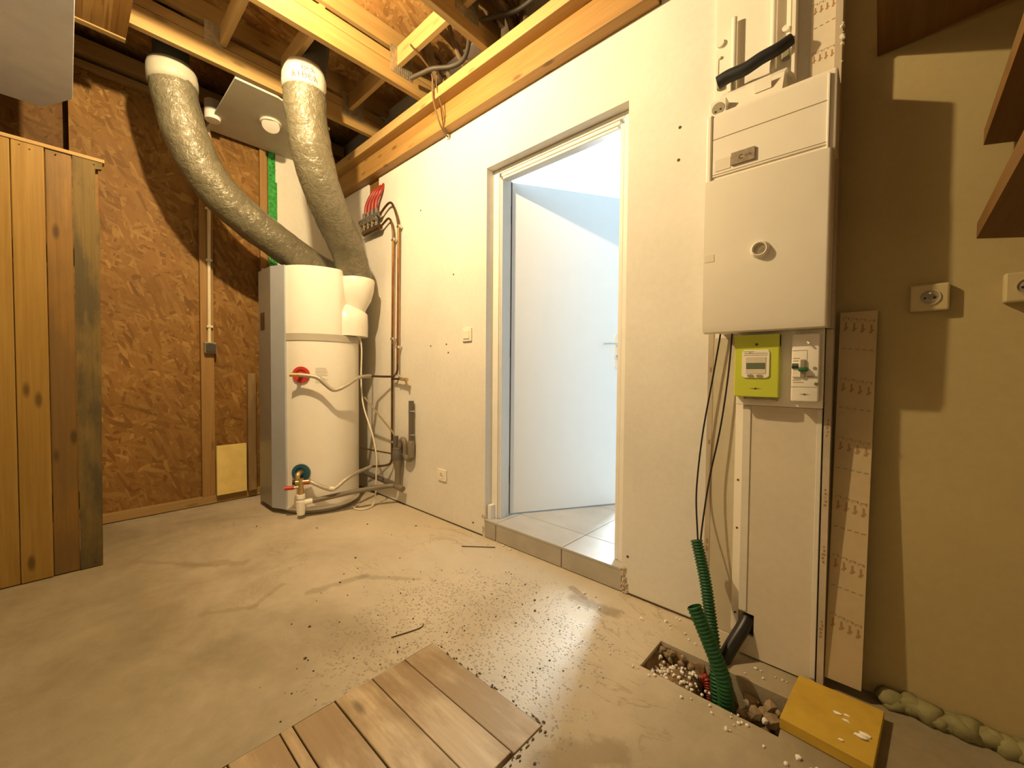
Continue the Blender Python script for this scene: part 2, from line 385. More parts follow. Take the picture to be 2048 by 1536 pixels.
def sweep(bm, path, rad, seg=12, caps=True, noisef=None):
    """tube along path; rad a number or function of (i/n)"""
    n = len(path); rings = []
    u = None
    for i, p in enumerate(path):
        d = (path[min(i + 1, n - 1)] - path[max(i - 1, 0)])
        d.normalize()
        if u is None: u, v = frame_axes(d)
        else:
            u = (u - d * u.dot(d)).normalized(); v = d.cross(u)
        r = rad(i / (n - 1), i) if callable(rad) else rad
        ring = []
        for k in range(seg):
            t = 2 * math.pi * k / seg
            q = r
            if noisef: q = r * noisef(p, t)
            ring.append(bm.verts.new(p + (u * math.cos(t) + v * math.sin(t)) * q))
        rings.append(ring)
    for a, b in zip(rings, rings[1:]):
        for k in range(seg):
            bm.faces.new((a[k], a[(k + 1) % seg], b[(k + 1) % seg], b[k]))
    if caps:
        bm.faces.new(list(reversed(rings[0]))); bm.faces.new(rings[-1])
    return bm

def tube(bm, pts, r, seg=10, n=6, caps=True): return sweep(bm, spline(pts, n), r, seg, caps)
def cyl(bm, p0, p1, r, seg=16, r1=None):
    r1 = r if r1 is None else r1
    return sweep(bm, [Vector(p0), Vector(p1)], lambda t, i: r + (r1 - r) * t, seg)

def lathe(bm, cx, cy, prof, seg=40, a0=0.0, a1=2 * math.pi):
    full = abs(a1 - a0 - 2 * math.pi) < 1e-6
    ns = seg if full else seg + 1
    rings = [[bm.verts.new((cx + r * math.cos(a0 + (a1 - a0) * k / seg), cy + r * math.sin(a0 + (a1 - a0) * k / seg), z)) for k in range(ns)] for r, z in prof]
    for a, b in zip(rings, rings[1:]):
        for k in range(ns if full else ns - 1):
            j = (k + 1) % ns
            bm.faces.new((a[k], a[j], b[j], b[k]))
    if full:
        bm.faces.new(list(reversed(rings[0]))); bm.faces.new(rings[-1])
    return bm

def disc_y(bm, x, y0, y1, z, r, seg=24, rin=0.0):
    """short cylinder (or ring) whose axis is Y"""
    if rin:
        rings = []
        for rr, yy in ((r, y1), (r, y0), (rin, y0), (rin, y1)):
            rings.append([bm.verts.new((x + rr * math.cos(2 * math.pi * k / seg), yy, z + rr * math.sin(2 * math.pi * k / seg))) for k in range(seg)])
        for a, b in zip(rings, rings[1:] + rings[:1]):
            for k in range(seg): bm.faces.new((a[k], a[(k + 1) % seg], b[(k + 1) % seg], b[k]))
    else: cyl(bm, (x, y0, z), (x, y1, z), r, seg)
    bmesh.ops.recalc_face_normals(bm, faces=bm.faces[:])
    return bm

def blob(bm, c, r, sub=1, amp=0.35, sq=(1, 1, 1)):
    g = bmesh.ops.create_icosphere(bm, subdivisions=sub, radius=1.0)
    c = Vector(c); o = Vector((random.random() * 50, random.random() * 50, 0))
    for v in g['verts']:
        k = 1 + amp * mnoise.noise(v.co * 1.4 + o)
        v.co = c + Vector((v.co.x * r * sq[0], v.co.y * r * sq[1], v.co.z * r * sq[2])) * k

BASE = {}
def empty(name, loc, **tags):
    o = bpy.data.objects.new(name, None); COL.objects.link(o); o.location = loc
    o.empty_display_size = 0.05
    BASE[o] = Vector(loc)
    for k, v in tags.items(): o[k] = v
    return o

def obj(name, bm, mat, parent=None, smooth=False, ang=40, **tags):
    me = bpy.data.meshes.new(name)
    base = BASE[parent] if parent is not None else None
    if base is None:
        if len(bm.verts):
            xs = [v.co.x for v in bm.verts]; ys = [v.co.y for v in bm.verts]; zs = [v.co.z for v in bm.verts]
            base = Vector(((min(xs) + max(xs)) / 2, (min(ys) + max(ys)) / 2, min(zs)))
        else: base = Vector((0, 0, 0))
    bmesh.ops.translate(bm, verts=bm.verts[:], vec=-base)
    bmesh.ops.recalc_face_normals(bm, faces=bm.faces[:])
    if smooth:
        lim = math.radians(ang)
        for f in bm.faces: f.smooth = True
        for e in bm.edges:
            if len(e.link_faces) == 2 and e.calc_face_angle(0) > lim: e.smooth = False
    bm.to_mesh(me); bm.free()
    me.materials.append(mat)
    o = bpy.data.objects.new(name, me); COL.objects.link(o)
    if parent is None: o.location = base
    else: o.parent = parent
    BASE[o] = base
    for k, v in tags.items(): o[k] = v
    return o

def B(): return bmesh.new()
def bx(*a, **k): return box(B(), *a, **k)
ST = dict(kind='structure')
def T(label, category, group=None):
    d = dict(label=label, category=category)
    if group: d['group'] = group
    return d

def text(name, s, size, mat, parent, loc, right, upv, **tags):
    cu = bpy.data.curves.new(name + '_text', 'FONT'); cu.body = s; cu.size = size; cu.extrude = 0.0002; cu.align_x = 'CENTER'
    to = bpy.data.objects.new('tmp_text', cu)
    COL.objects.link(to)
    dg = bpy.context.evaluated_depsgraph_get(); dg.update()
    me = bpy.data.meshes.new_from_object(to.evaluated_get(dg))
    COL.objects.unlink(to); bpy.data.objects.remove(to)
    bm = bmesh.new(); bm.from_mesh(me); bpy.data.meshes.remove(me)
    r_, u_ = Vector(right).normalized(), Vector(upv).normalized(); n_ = r_.cross(u_)
    for v in bm.verts: v.co = Vector(loc) + r_ * v.co.x + u_ * v.co.y + n_ * v.co.z
    return obj(name, bm, mat, parent, **tags)

# ================================================================= ROOM SHELL
WY = 1.687      # face of the door wall
OX = -3.69      # face of the strand board wall
# floor, with the open pit at the foot of the electrical duct and the hatch recess
PX0, PX1, PY0, PY1 = -0.588, -0.19, 1.30, 1.475
HX0, HX1, HY0, HY1 = -1.196, -0.683, -0.22, 0.887
bm = B()
def slab(x0, x1, y0, y1): box(bm, x0, x1, y0, y1, -0.25, 0.0)
FX0, FX1, FY0, FY1 = -3.95, 1.9, -2.4, 1.75
slab(FX0, HX0, FY0, FY1); slab(HX0, HX1, HY1, FY1); slab(HX0, HX1, FY0, HY0)
slab(HX1, PX0, FY0, FY1); slab(PX0, PX1, FY0, PY0); slab(PX0, PX1, PY1, FY1); slab(PX1, FX1, FY0, FY1)
box(bm, HX0, HX1, HY0, HY1, -0.25, -0.05)
box(bm, PX0, PX1, PY0, PY1, -0.25, -0.17)
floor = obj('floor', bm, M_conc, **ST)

# door wall with the door opening and the notch for the pipes
DX0, DX1, DZ1 = -1.756, -0.858, 2.194
wall_back = empty('wall_back', (-1, WY, 0), **ST)
bm = B()
box(bm, -3.95, -3.15, WY, 1.75, 0, 2.524); box(bm, -3.15, -2.985, WY, 1.75, 0, 2.40); box(bm, -2.985, DX0, WY, 1.75, 0, 2.524)
box(bm, DX0, DX1, WY, 1.75, DZ1, 2.524); box(bm, DX1, -0.13, WY, 1.75, 0, 2.524); box(bm, -0.72, -0.13, WY, 1.75, 2.524, 3.1)
obj('plaster_lining', bm, M_wall, wall_back)
obj('shaded_lining', bx(-0.13, 1.9, WY, 1.75, 0, 3.1), M_wallr, wall_back)  # same wall, its shade is in the plaster colour
bm = B()
box(bm, -3.95, DX0, 1.75, 1.84, 0, 3.1); box(bm, DX0, DX1, 1.75, 1.84, 2.196, 3.1); box(bm, DX1, 1.9, 1.75, 1.84, 0, 3.1)
obj('wall_core', bm, M_white, wall_back)
bm = B()
for x, z in ((-2.42, 2.12), (-2.06, 1.62), (-2.13, 1.175), (-2.11, 1.12), (-0.634, 1.988), (-0.637, 1.859), (-2.30, 1.17), (-0.83, 0.17), (-1.86, 0.06)):
    disc_y(bm, x, WY - 0.0012, WY + 0.003, z, 0.006, 10)
obj('screw_hole', bm, M_grit, wall_back)
# crumbled plaster at the two feet of the opening
bm = B()
for i in range(16): blob(bm, (DX1 + 0.012 + random.uniform(-.010, .014), WY - .001, random.uniform(0.0, 0.13)), random.uniform(.005, .011), 1, .5)
for i in range(10): blob(bm, (DX0 - 0.008 + random.uniform(-.010, .010), WY - .001, random.uniform(0.0, 0.14)), random.uniform(.004, .009), 1, .5)
obj('crumbled_plaster', bm, M_edge, wall_back, kind='stuff')
# dark shadow joint under the lining
obj('bottom_joint', bx(-3.66, DX0 - .02, WY - .002, WY + .001, 0.0, 0.008), M_grit, wall_back)
obj('bottom_joint', bx(DX1 + .03, -0.50, WY - .002, WY + .001, 0.0, 0.008), M_grit, wall_back)
bm = B(); box(bm, -3.16, -2.975, 1.70, 1.75, 2.38, 2.60)
obj('pipe_notch_back', bm, M_plank_d, wall_back)

# strand board wall
wall_left = empty('wall_left', (OX, 0.5, 0), **ST)
obj('osb_panel', bx(OX - .05, OX, 0.028, 1.30, 0.05, 2.83), M_osbx, wall_left)
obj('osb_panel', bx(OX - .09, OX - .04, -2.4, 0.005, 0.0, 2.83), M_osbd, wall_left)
obj('wall_sheathing', bx(OX - .30, OX - .10, -2.4, 1.84, 0.0, 3.1), M_osbd, wall_left)
obj('sole_plate', bx(OX, -3.65, -0.25, 1.28, 0.005, 0.062, bev=.003), M_sole, wall_left)
obj('stud', bx(OX, -3.652, 0.655, 0.735, 0.062, 2.83, bev=.002), M_stud, wall_left)
obj('stud', bx(OX, -3.655, 1.045, 1.098, 0.062, 2.78, bev=.002), M_stud, wall_left)
obj('stud', bx(OX, -3.672, 0.028, 0.13, 0.062, 2.83, bev=.002), M_osbx, wall_left)
obj('top_plate', bx(OX - .02, -3.64, -2.4, 1.70, 2.835, 2.87, bev=.002), M_sole, wall_left)
obj('top_plate', bx(OX - .02, -3.61, -2.4, 1.70, 2.90, 2.99, bev=.002), M_sole, wall_left)
obj('plasterboard', bx(OX, -3.64, 1.150, WY, 0.0, 2.735), M_board, wall_left)
gt = B()
prism(gt, [(1.098, 1.80), (1.162, 1.80), (1.162, 2.50), (1.150, 2.50), (1.150, 2.735), (1.098, 2.735)], -3.640, -3.637, 'x')
obj('green_joint_tape', gt, M_gtape, wall_left)
random.seed(3)
bm = B()
for i in range(70):
    y, z = random.uniform(1.102, 1.150), random.uniform(1.82, 2.72); a = random.uniform(.002, .007)
    box(bm, -3.637, -3.6362, y, y + a, z, z + random.uniform(.006, .016))
obj('tape_print', bm, plain('dark_green_print', (0.01, 0.06, 0.015), 0.5), wall_left, kind='stuff')

# walls behind and beside the camera
obj('wall_front', bx(-3.95, 1.9, -2.5, -2.4, 0, 3.1), M_wall, **ST)
obj('wall_right', bx(1.8, 1.9, -2.4, WY, 0, 3.1), M_wall, **ST)
obj('ceiling', bx(-3.95, 1.9, -2.5, 1.9, 3.06, 3.14), M_osbz, **ST)

# ================================================================= NEXT ROOM
SZ = 0.107
floor_hall = empty('floor_hall', (-1.2, 2.4, 0), **ST)
obj('screed', bx(-3.2, 1.5, WY + .012, 4.5, 0.0, SZ - .008), M_grout, floor_hall)
xs = [-1.66 + 0.475 * k for k in range(-3, 6)]; ys = [WY, 1.905, 2.38, 2.855, 3.33, 3.805, 4.28]
g = 0.0022
for i in range(len(xs) - 1):
    for j in range(len(ys) - 1):
        x0, x1, y0, y1 = xs[i] + g, xs[i + 1] - g, ys[j] + (g if j else 0.0), ys[j + 1] - g
        if j == 0:
            x0, x1 = max(x0, DX0 + .002), min(x1, DX1 - .002)
            if x1 - x0 < .02: continue
            y0 = WY + .001
        obj('tile', bx(x0, x1, y0, y1, SZ - .010, SZ, bev=.0012), M_tile, floor_hall)
trim_1 = empty('trim_1', (-1.3, WY, 0), **ST)
for x0, x1 in ((DX0 + .001, -1.662), (-1.657, -1.192), (-1.187, DX1 - .001)):
    obj('riser_tile', bx(x0, x1, WY - .004, WY + .010, 0.004, SZ - .011, bev=.0015), M_riser, trim_1)
obj('step_edging', bx(DX0 + .001, DX1 - .001, WY - .005, WY + .003, SZ - .010, SZ + .0005), M_riser, trim_1)
bm = B()
box(bm, -3.3, -3.2, 1.84, 4.5, 0, 2.7); box(bm, 1.4, 1.5, 1.84, 4.5, 0, 2.7); box(bm, -3.3, 1.5, 4.4, 4.5, 0, 2.7)
obj('wall_hall', bm, M_white, **ST)
obj('ceiling_hall', bx(-3.3, 1.5, 1.84, 4.5, 2.62, 2.70), M_white, **ST)

# ================================================================= DOOR
door = empty('door_1', (-1.3, 1.76, SZ), **ST)
def frame_bm():
    bm = B()
    for s in (0, 1):
        if s == 0:
            box(bm, DX0, DX0 + .048, 1.742, 1.80, SZ, 2.192, bev=.003); box(bm, DX0 + .048, DX0 + .058, 1.746, 1.80, SZ, 2.146, bev=.006)
            box(bm, DX0, DX0 + .052, 1.80, 1.845, SZ, 2.192); box(bm, DX0 + .058, DX0 + .066, 1.752, 1.80, SZ, 2.132, bev=.004)
        else:
            box(bm, DX1 - .048, DX1, 1.742, 1.80, SZ, 2.192, bev=.003); box(bm, DX1 - .072, DX1 - .048, 1.746, 1.80, SZ, 2.146, bev=.006)
            box(bm, DX1 - .018, DX1, 1.80, 1.845, SZ, 2.192)
    box(bm, DX0 + .048, DX1 - .048, 1.742, 1.80, 2.166, 2.192, bev=.003)
    box(bm, DX0 + .058, DX1 - .072, 1.746, 1.80, 2.146, 2.166, bev=.006)
    box(bm, DX0 + .066, DX1 - .086, 1.752, 1.80, 2.132, 2.146, bev=.004)
    box(bm, DX0 + .052, DX1 - .018, 1.80, 1.845, 2.16, 2.192)
    return bm
obj('door_frame', frame_bm(), M_frame, door)
obj('foot_block', bx(DX0 + .004, DX0 + .032, 1.705, 1.741, SZ, SZ + .085, bev=.002), M_frame, door)
# leaf, standing 59 degrees open into the next room
PIV = Vector((-1.703, 1.842, 0)); ANG = math.radians(58.9)
def leafpt(a, b, z):   # a along the leaf, b outwards on its face towards this room
    d = Vector((math.cos(ANG), math.sin(ANG), 0)); n = Vector((math.sin(ANG), -math.cos(ANG), 0))
    return PIV + d * a + n * b + Vector((0, 0, z))
def leaf_xf(bm):
    for v in bm.verts: v.co = leafpt(v.co.x, v.co.y, v.co.z)
    return bm
leaf = obj('door_leaf', leaf_xf(bx(0.006, 0.836, -0.040, 0.0, SZ + .008, 2.150, bev=.003)), M_door, door)
obj('edge_shade', leaf_xf(bx(0.001, 0.0065, -0.040, 0.0005, SZ + .008, 2.150)), M_hinge, leaf)  # dark strip standing for shade on the hinge edge of the leaf
bm = B()
prism(bm, [(.742 + .021 * math.cos(t) , (1.232 if math.sin(t) > 0 else 1.045) + .021 * math.sin(t)) for t in [2 * math.pi * k / 24 for k in range(24)]], 0.0, 0.008, 'y', .0015)
obj('handle_plate', leaf_xf(bm), M_white_p, leaf, label='white handle plate')
bm = B(); cyl(bm, (.742, .008, 1.178), (.742, .05, 1.178), .011, 12); tube(bm, [(.742, .048, 1.178), (.715, .055, 1.184), (.67, .055, 1.186), (.615, .050, 1.183)], .0085, 10)
obj('lever_handle', leaf_xf(bm), M_chrome, leaf, True)
bm = B(); disc_y(bm, .744, .0075, .0105, 1.108, .0085, 14); box(bm, .740, .748, .0075, .0105, 1.082, 1.106)
obj('lock_cylinder', leaf_xf(bm), M_hinge, leaf)
for z in (0.36, 1.14, 1.95):
    obj('hinge', cyl(B(), (-1.7075, 1.852 - .004, z - .055), (-1.7075, 1.848, z + .055), .0075, 12), M_hinge, door, True)

# ================================================================= TIMBERS ABOVE
obj('wall_beam', bx(-3.63, -0.725, 1.62, 1.749, 2.526, 2.671, bev=.004), M_beam, **T('brown lower timber beam lying along the top of the door wall', 'beam'))
obj('ledger_timber', bx(-3.63, -0.725, 1.553, 1.72, 2.6715, 2.737, bev=.003), M_plate, **T('pale ledger timber on top of the brown wall beam, carrying the joists', 'beam'))
JL = {0: 'floor joist over the corner, hidden behind the white soffit and strand board wall',
      1: 'floor joist furthest from the camera, passing beside the left silver duct top',
      2: 'second floor joist, running over the taped top of the right silver duct',
      3: 'floor joist with the dark side, meeting the ledger above the door wall cable',
      4: 'floor joist nearest the camera, at the upper edge above the doorway'}
def joist(x1, lab, xs=None):
    r = empty('floor_joist', (x1 - .02, 0.2, 2.738), **T(lab, 'joist', 'open web floor joists'))
    x0 = x1 - .037
    obj('bottom_chord', bx(x0, x1, -2.39, 1.70, 2.738, 2.843, bev=.002), M_joist, r)
    obj('middle_chord', bx(x0 + .006, x1 - .003, -2.39, 1.66, 2.848, 2.905, bev=.002), M_joist, r)
    obj('top_chord', bx(x0 - .004, x1 - .012, -2.39, 1.70, 2.945, 3.058, bev=.002), M_joist, r)
    for y in (-1.7, -0.9, -0.1, 0.55, 1.385):
        obj('web_post', bx(x0 + .010, x1 - .008, y, y + .05, 2.84, 2.95), M_stud, r)
    obj('nail_plate', plate_bm(x1, 1.330, 1.485, 2.795, 2.955), M_galv, r, label='galvanised nail plate near the ledger')
    obj('nail_plate', plate_bm(x1, 0.545, 0.635, 2.825, 2.955), M_galv, r)
    return r
def plate_bm(x, y0, y1, z0, z1):
    bm = bx(x, x + .0018, y0, y1, z0, z1)
    n = max(3, int((y1 - y0) / .014))
    for i in range(n):
        y = y0 + (i + .5) * (y1 - y0) / n
        for k in range(6):
            z = z0 + (k + .5) * (z1 - z0) / 6
            box(bm, x + .001, x + .0032, y - .0022, y + .0022, z - .008, z + .008)
    return bm
for i, x in ((1, -2.846), (2, -2.223), (3, -1.618), (4, -1.012)): joist(x, JL[i])
def noggin(x0, x1, y, h, lab):
    obj('noggin', bx(x0 + .001, x1 - .001, y, y + .030, 2.848, 2.848 + h, bev=.002), M_nog, **T(lab, 'noggin', 'noggins between the joists'))
noggin(-2.846, -2.260, 0.617, 0.11, 'upper-left noggin between the two far joists, above the left duct')
noggin(-2.846, -2.260, 0.935, 0.11, 'noggin touching the taped white top of the right silver duct')
noggin(-2.846, -2.260, 1.375, 0.11, 'noggin between the two far joists, nearest the ledger')
noggin(-2.223, -1.655, 1.378, 0.11, 'bright noggin in the middle joist bay, beside the hanging brown cable')
noggin(-1.618, -1.049, 1.378, 0.11, 'noggin in the joist bay above the doorway, at the picture top')
obj('ceiling_batten', bx(-3.00, -2.965, -1.6, 0.233, 2.712, 2.737), M_sole, **T('thin batten along the far edge of the brown board beside the white bulkhead', 'batten'))
obj('ceiling_board', bx(-2.963, -2.28, -1.6, 0.235, 2.718, 2.737), M_osbx, **T('brown strand board strip under the deck beside the white bulkhead', 'board'))
# crumpled insulation at the ledger, over the ceiling bays
bm = B(); random.seed(11)
for x0, x1 in ((-2.20, -1.68), (-1.60, -1.07)):
    for i in range(7):
        x = random.uniform(x0, x1); tube(bm, [(x, 1.70, 2.78 + random.uniform(0, .14)), (x + random.uniform(-.06, .06), 1.60, 2.85 + random.uniform(0, .12)), (x + random.uniform(-.1, .1), 1.45, 3.0)], random.uniform(.012, .028), 8, 5)
obj('insulation_folds', bm, M_wool, kind='stuff', label='brown crumpled insulation stuffed behind the ledger timber', category='insulation')
bm = B(); cyl(bm, (-2.19, 1.463, 2.80), (-2.19, 1.463, 2.801), .013, 8); bm.free()
bm = tube(B(), [(-2.185, 1.450, 2.79), (-2.10, 1.475, 2.795), (-2.03, 1.50, 2.80), (-1.94, 1.56, 2.80), (-1.85, 1.575, 2.80), (-1.78, 1.555, 2.82), (-1.70, 1.50, 2.87)], .013, 10, 8)
obj('conduit', bm, M_ccable, None, True, **T('dark grey corrugated conduit curving over the ledger left of the dark joist', 'conduit'))
bm = tube(B(), [(-1.61, 1.50, 2.845), (-1.54, 1.54, 2.85), (-1.44, 1.585, 2.85), (-1.32, 1.60, 2.86), (-1.22, 1.62, 2.90)], .012, 10, 8)
obj('conduit', bm, M_ccable, None, True, **T('dark conduit lying on the ledger above the doorway, right of the joist', 'conduit'))
bm = tube(B(), [(-2.02, 1.335, 2.84), (-2.055, 1.50, 2.80), (-2.085, 1.538, 2.715), (-2.08, 1.545, 2.64), (-2.07, 1.58, 2.535), (-2.085, 1.63, 2.505), (-2.12, 1.680, 2.512)], .0055, 8, 8)
tube(bm, [(-2.045, 1.54, 2.80), (-2.055, 1.546, 2.72), (-2.06, 1.60, 2.60), (-2.075, 1.625, 2.53), (-2.10, 1.672, 2.516)], .0035, 8, 8)
cr = obj('hanging_cable', bm, M_bcable, None, True, **T('brown cable hanging from the ceiling and hooked over the beams', 'cable'))
obj('cable_clip', bx(-2.125, -2.100, 1.672, 1.6855, 2.495, 2.520, bev=.002), M_white_p, cr)

# white soffit with vent, cap beside it
sof = empty('soffit_panel', (-3.2, 1.1, 2.738), **T('white horizontal ceiling panel in the corner, with a round vent', 'ceiling panel'))
bm = B()
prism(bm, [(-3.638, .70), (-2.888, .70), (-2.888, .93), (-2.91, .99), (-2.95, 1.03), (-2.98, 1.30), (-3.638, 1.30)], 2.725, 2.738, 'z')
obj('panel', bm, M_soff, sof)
bm = lathe(B(), -3.20, 0.985, [(0.0, 2.7249), (.062, 2.7249), (.068, 2.718), (.060, 2.712), (.052, 2.714), (.046, 2.7246)], 32)
vt = obj('vent_ring', bm, M_white_p, sof, True)
bm = lathe(B(), 0, 0, [(.002, .035), (.010, .033), (.010, .010), (.056, .007), (.054, -.002), (.002, -.004)], 32)
bmesh.ops.rotate(bm, verts=bm.verts[:], cent=(0, 0, 0), matrix=Matrix.Rotation(math.radians(-24), 3, Vector((.5, .87, 0))))
for v in bm.verts: v.co += Vector((-3.20, .985, 2.696))
obj('vent_disc', bm, M_white_p, vt, True)
bm = lathe(B(), -3.44, 0.70, [(.001, 2.70), (.045, 2.702), (.047, 2.72), (.047, 2.83), (.001, 2.835)], 24)
obj('pipe_cap', bm, M_white_p, None, True, **T('round white pipe cap in the gap left of the soffit panel', 'pipe cap'))

# boxed bulkhead hanging at the top left
bm = B()
prism(bm, [(-3.26, -.90), (-3.26, -.065), (-3.05, .040), (-1.95, .040), (-1.95, -.90)], 2.35, 3.055, 'z', .003)
obj('bulkhead', bm, M_ceilw, **T('pale boxed bulkhead hanging from the ceiling above the plank partition', 'bulkhead'))

# ================================================================= PLANK PARTITION
pp = empty('plank_partition', (-2.91, -0.2, 0), **T('partition of vertical wooden planks in front of the strand board wall', 'partition'))
edges = [0.122, 0.031, -0.056, -0.157, -0.262, -0.368, -0.47, -0.575]
mats = [M_plank_w, M_plank_d, M_plank, M_plank, M_plank, M_plank_d, M_plank]
for i in range(7):
    y1, y0 = edges[i] - .0012, edges[i + 1] + .0012
    bm = B(); dx = (0.004, 0.0, 0.006, 0.004, 0.006, 0.0, 0.005)[i]
    if i == 0:
        prism(bm, [(y0, .004), (y1 - .012, .004), (y1 + .001, 1.76), (y1 - .014, 1.765), (y1 - .012, 1.98), (y1 + .010, 1.985), (y1 + .014, 2.018), (y0, 2.018)], -2.924, -2.897 - dx * 0, 'x')
    else: box(bm, -2.924, -2.897 + dx - .004, y0, y1, .004, 2.016, bev=.003)
    obj('plank', bm, mats[i], pp)
obj('top_rail', bx(-2.95, -2.893, -.60, .142, 2.017, 2.034, bev=.002), M_sole, pp)
obj('back_rail', bx(-2.97, -2.925, -.60, .110, .30, .38), M_sole, pp)
obj('notch_shade', bx(-2.962, -2.926, .070, .1195, 1.70, 2.016), M_tread, pp)  # dark block added for the shadow seen in the plank notch
obj('back_rail', bx(-2.97, -2.925, -.60, .118, 1.50, 1.58), M_sole, pp)
bm = B()
for y, z in ((-.02, 2.0), (-.10, 1.99), (.105, 2.0), (.085, .03), (-.13, 2.0)): 
    g_ = bmesh.ops.create_icosphere(bm, subdivisions=1, radius=.0035, matrix=Matrix.Translation((-2.895, y, z)))
obj('nail_heads', bm, M_grit, pp, kind='stuff')

# leaning pieces along the strand board wall
bm = bx(-3.64, -3.61, 0.735, 0.925, 0.066, 0.432, bev=.002)
obj('foam_board', bm, M_yelp, **T('upright pale yellow foam board offcut beside the stud', 'insulation board'))
bm = bx(-3.645, -3.60, 0.935, 0.990, 0.064, 0.97, bev=.003)
obj('timber_offcut', bm, M_grey_w, **T('grey weathered timber strip standing between foam board and water heater', 'timber'))
jb = empty('junction_box', (-3.63, .70, 1.10), **T('grey surface box at the end of the wall conduit on the stud', 'junction box'))
obj('body', bx(-3.652, -3.61, .672, .742, 1.115, 1.195, bev=.006), M_btn, jb)
obj('cover', bx(-3.612, -3.604, .677, .737, 1.122, 1.188, bev=.004), M_ccable, jb)
for y in (.684, .730):
    obj('screw', cyl(B(), (-3.604, y, 1.182), (-3.601, y, 1.182), .004, 8), M_chrome, jb)
cd = empty('wall_conduit', (-3.64, .70, 1.2), **T('cream plastic conduit running up the stud to the ceiling', 'conduit'))
obj('tube', cyl(B(), (-3.640, .705, 1.195), (-3.640, .715, 2.83), .011, 12), M_tube, cd, True)
for z in (1.30, 1.78, 2.15):
    obj('clip', bx(-3.652, -3.624, .688, .726, z, z + .018, bev=.004), M_tube, cd)

# ================================================================= WATER HEATER
TX, TY, TR = -3.12, 1.27, 0.28
wh = empty('water_heater', (TX, TY, 0), **T('tall white heat pump water heater in the corner with a grey front column', 'water heater'))
obj('base', lathe(B(), TX, TY, [(.22, .003), (.245, .003), (.262, .03), (.262, .045)], 48), M_grey_b, wh, True)
obj('rim', lathe(B(), TX, TY, [(.262, .030), (.284, .036), (.287, .046), (.283, .056)], 56), M_white_m, wh, True)
obj('tank_body', lathe(B(), TX, TY, [(.272, .05), (.28, .058), (.28, 1.205)], 72), M_white_m, wh, True)
obj('band', lathe(B(), TX, TY, [(.280, 1.198), (.2855, 1.200), (.2855, 1.246), (.280, 1.248)], 72), M_grey_b, wh, True)
obj('band_bracket', bx(-2.985, -2.925, 1.44, 1.49, 1.20, 1.245, bev=.003), M_grey_b, wh)
# upper housing: round in front, cut flat towards the door wall
hp = []
for k in range(64):
    a = 2 * math.pi * k / 64; x, y = TX + .2825 * math.cos(a), TY + .2825 * math.sin(a)
    hp.append((x, y))
cut = Vector((math.cos(math.radians(42)), math.sin(math.radians(42))))
hp2 = []
for x, y in hp:
    d = (Vector((x - TX, y - TY))).dot(cut)
    if d > .236: x -= cut.x * (d - .236); y -= cut.y * (d - .236)
    hp2.append((x, y))
bm = B(); prism(bm, hp2, 1.248, 1.708, 'z'); 
ed = [e for e in bm.edges if all(v.co.z > 1.70 for v in e.verts)]
bmesh.ops.bevel(bm, geom=ed, offset=.006, segments=2, affect='EDGES')
obj('upper_housing', bm, M_white_m, wh, True, 25)
# lobe on the pipe side and the cup that takes the right duct
bm = lathe(B(), -2.972, 1.415, [(.150, 1.250), (.152, 1.34), (.148, 1.42), (.10, 1.47), (.06, 1.49)], 40)
obj('outlet_lobe', bm, M_white_m, wh, True, 60)
bm = lathe(B(), -2.925, 1.462, [(.055, 1.40), (.075, 1.455), (.110, 1.52), (.128, 1.59), (.136, 1.665), (.132, 1.675), (.11, 1.675)], 44)
obj('duct_cup', bm, M_white_m, wh, True, 60)
obj('top_spigot', lathe(B(), -3.22, 1.38, [(.09, 1.70), (.09, 1.76)], 32), M_white_m, wh, True)
# grey column with its bevels
FYP = 0.949
bm = B(); prism(bm, [(-3.385, 1.12), (-3.385, FYP + .01), (-3.377, FYP), (-3.121, FYP), (-3.121, 1.05), (-3.20, 1.12)], .042, 1.708, 'z')
obj('front_column', bm, M_taupe, wh)
bm = B(); prism(bm, [(-3.1205, FYP), (-3.008, .9995), (-3.02, 1.05), (-3.1205, 1.03)], .040, 1.708, 'z')
obj('column_bevel', bm, M_silver, wh, label='silver bevelled strip of the front column')
bm = B(); prism(bm, [(-3.40, 1.14), (-3.37, .97), (-3.34, 1.14)], 1.60, 1.738, 'z')
obj('column_top_tab', bm, M_white_m, wh)
obj('control_display', bx(-3.325, -3.245, FYP - .004, FYP + .004, 1.285, 1.405, bev=.002), M_dark, wh, label='dark control display')
def radial(px, z):   # point and outward normal on the tank
    n = Vector((px[0] - TX, px[1] - TY, 0)).normalized()
    return Vector((TX, TY, z)) + n * TR, n
def ringbm(c, n, ro, ri, d):
    bm = B(); u, v = frame_axes(n); rings = []
    for rr, o in ((ro, -.012), (ro, d), (ri, d), (ri * .9, d * .3)):
        rings.append([bm.verts.new(c + n * o + (u * math.cos(2 * math.pi * k / 32) + v * math.sin(2 * math.pi * k / 32)) * rr) for k in range(32)])
    for a, b in zip(rings, rings[1:]):
        for k in range(32): bm.faces.new((a[k], a[(k + 1) % 32], b[(k + 1) % 32], b[k]))
    bm.faces.new(list(reversed(rings[0]))); bm.faces.new(rings[-1])
    return bm
c, n = radial((-2.920, 1.074), .966); 
rr_ = obj('hot_outlet_ring', ringbm(c, n, .056, .036, .012), M_red, wh, True, label='red ring at the hot outlet')
hot_c, hot_n = c.copy(), n.copy()
obj('hot_fitting', cyl(cyl(B(), c - n * .01, c + n * .09, .014, 14), c + n * .083 + Vector((-.018, -.03, 0)) , c + n * .085 + Vector((.02, .03, 0)), .0135, 12), M_brass, rr_, True)
c, n = radial((-2.923, 1.071), .297)
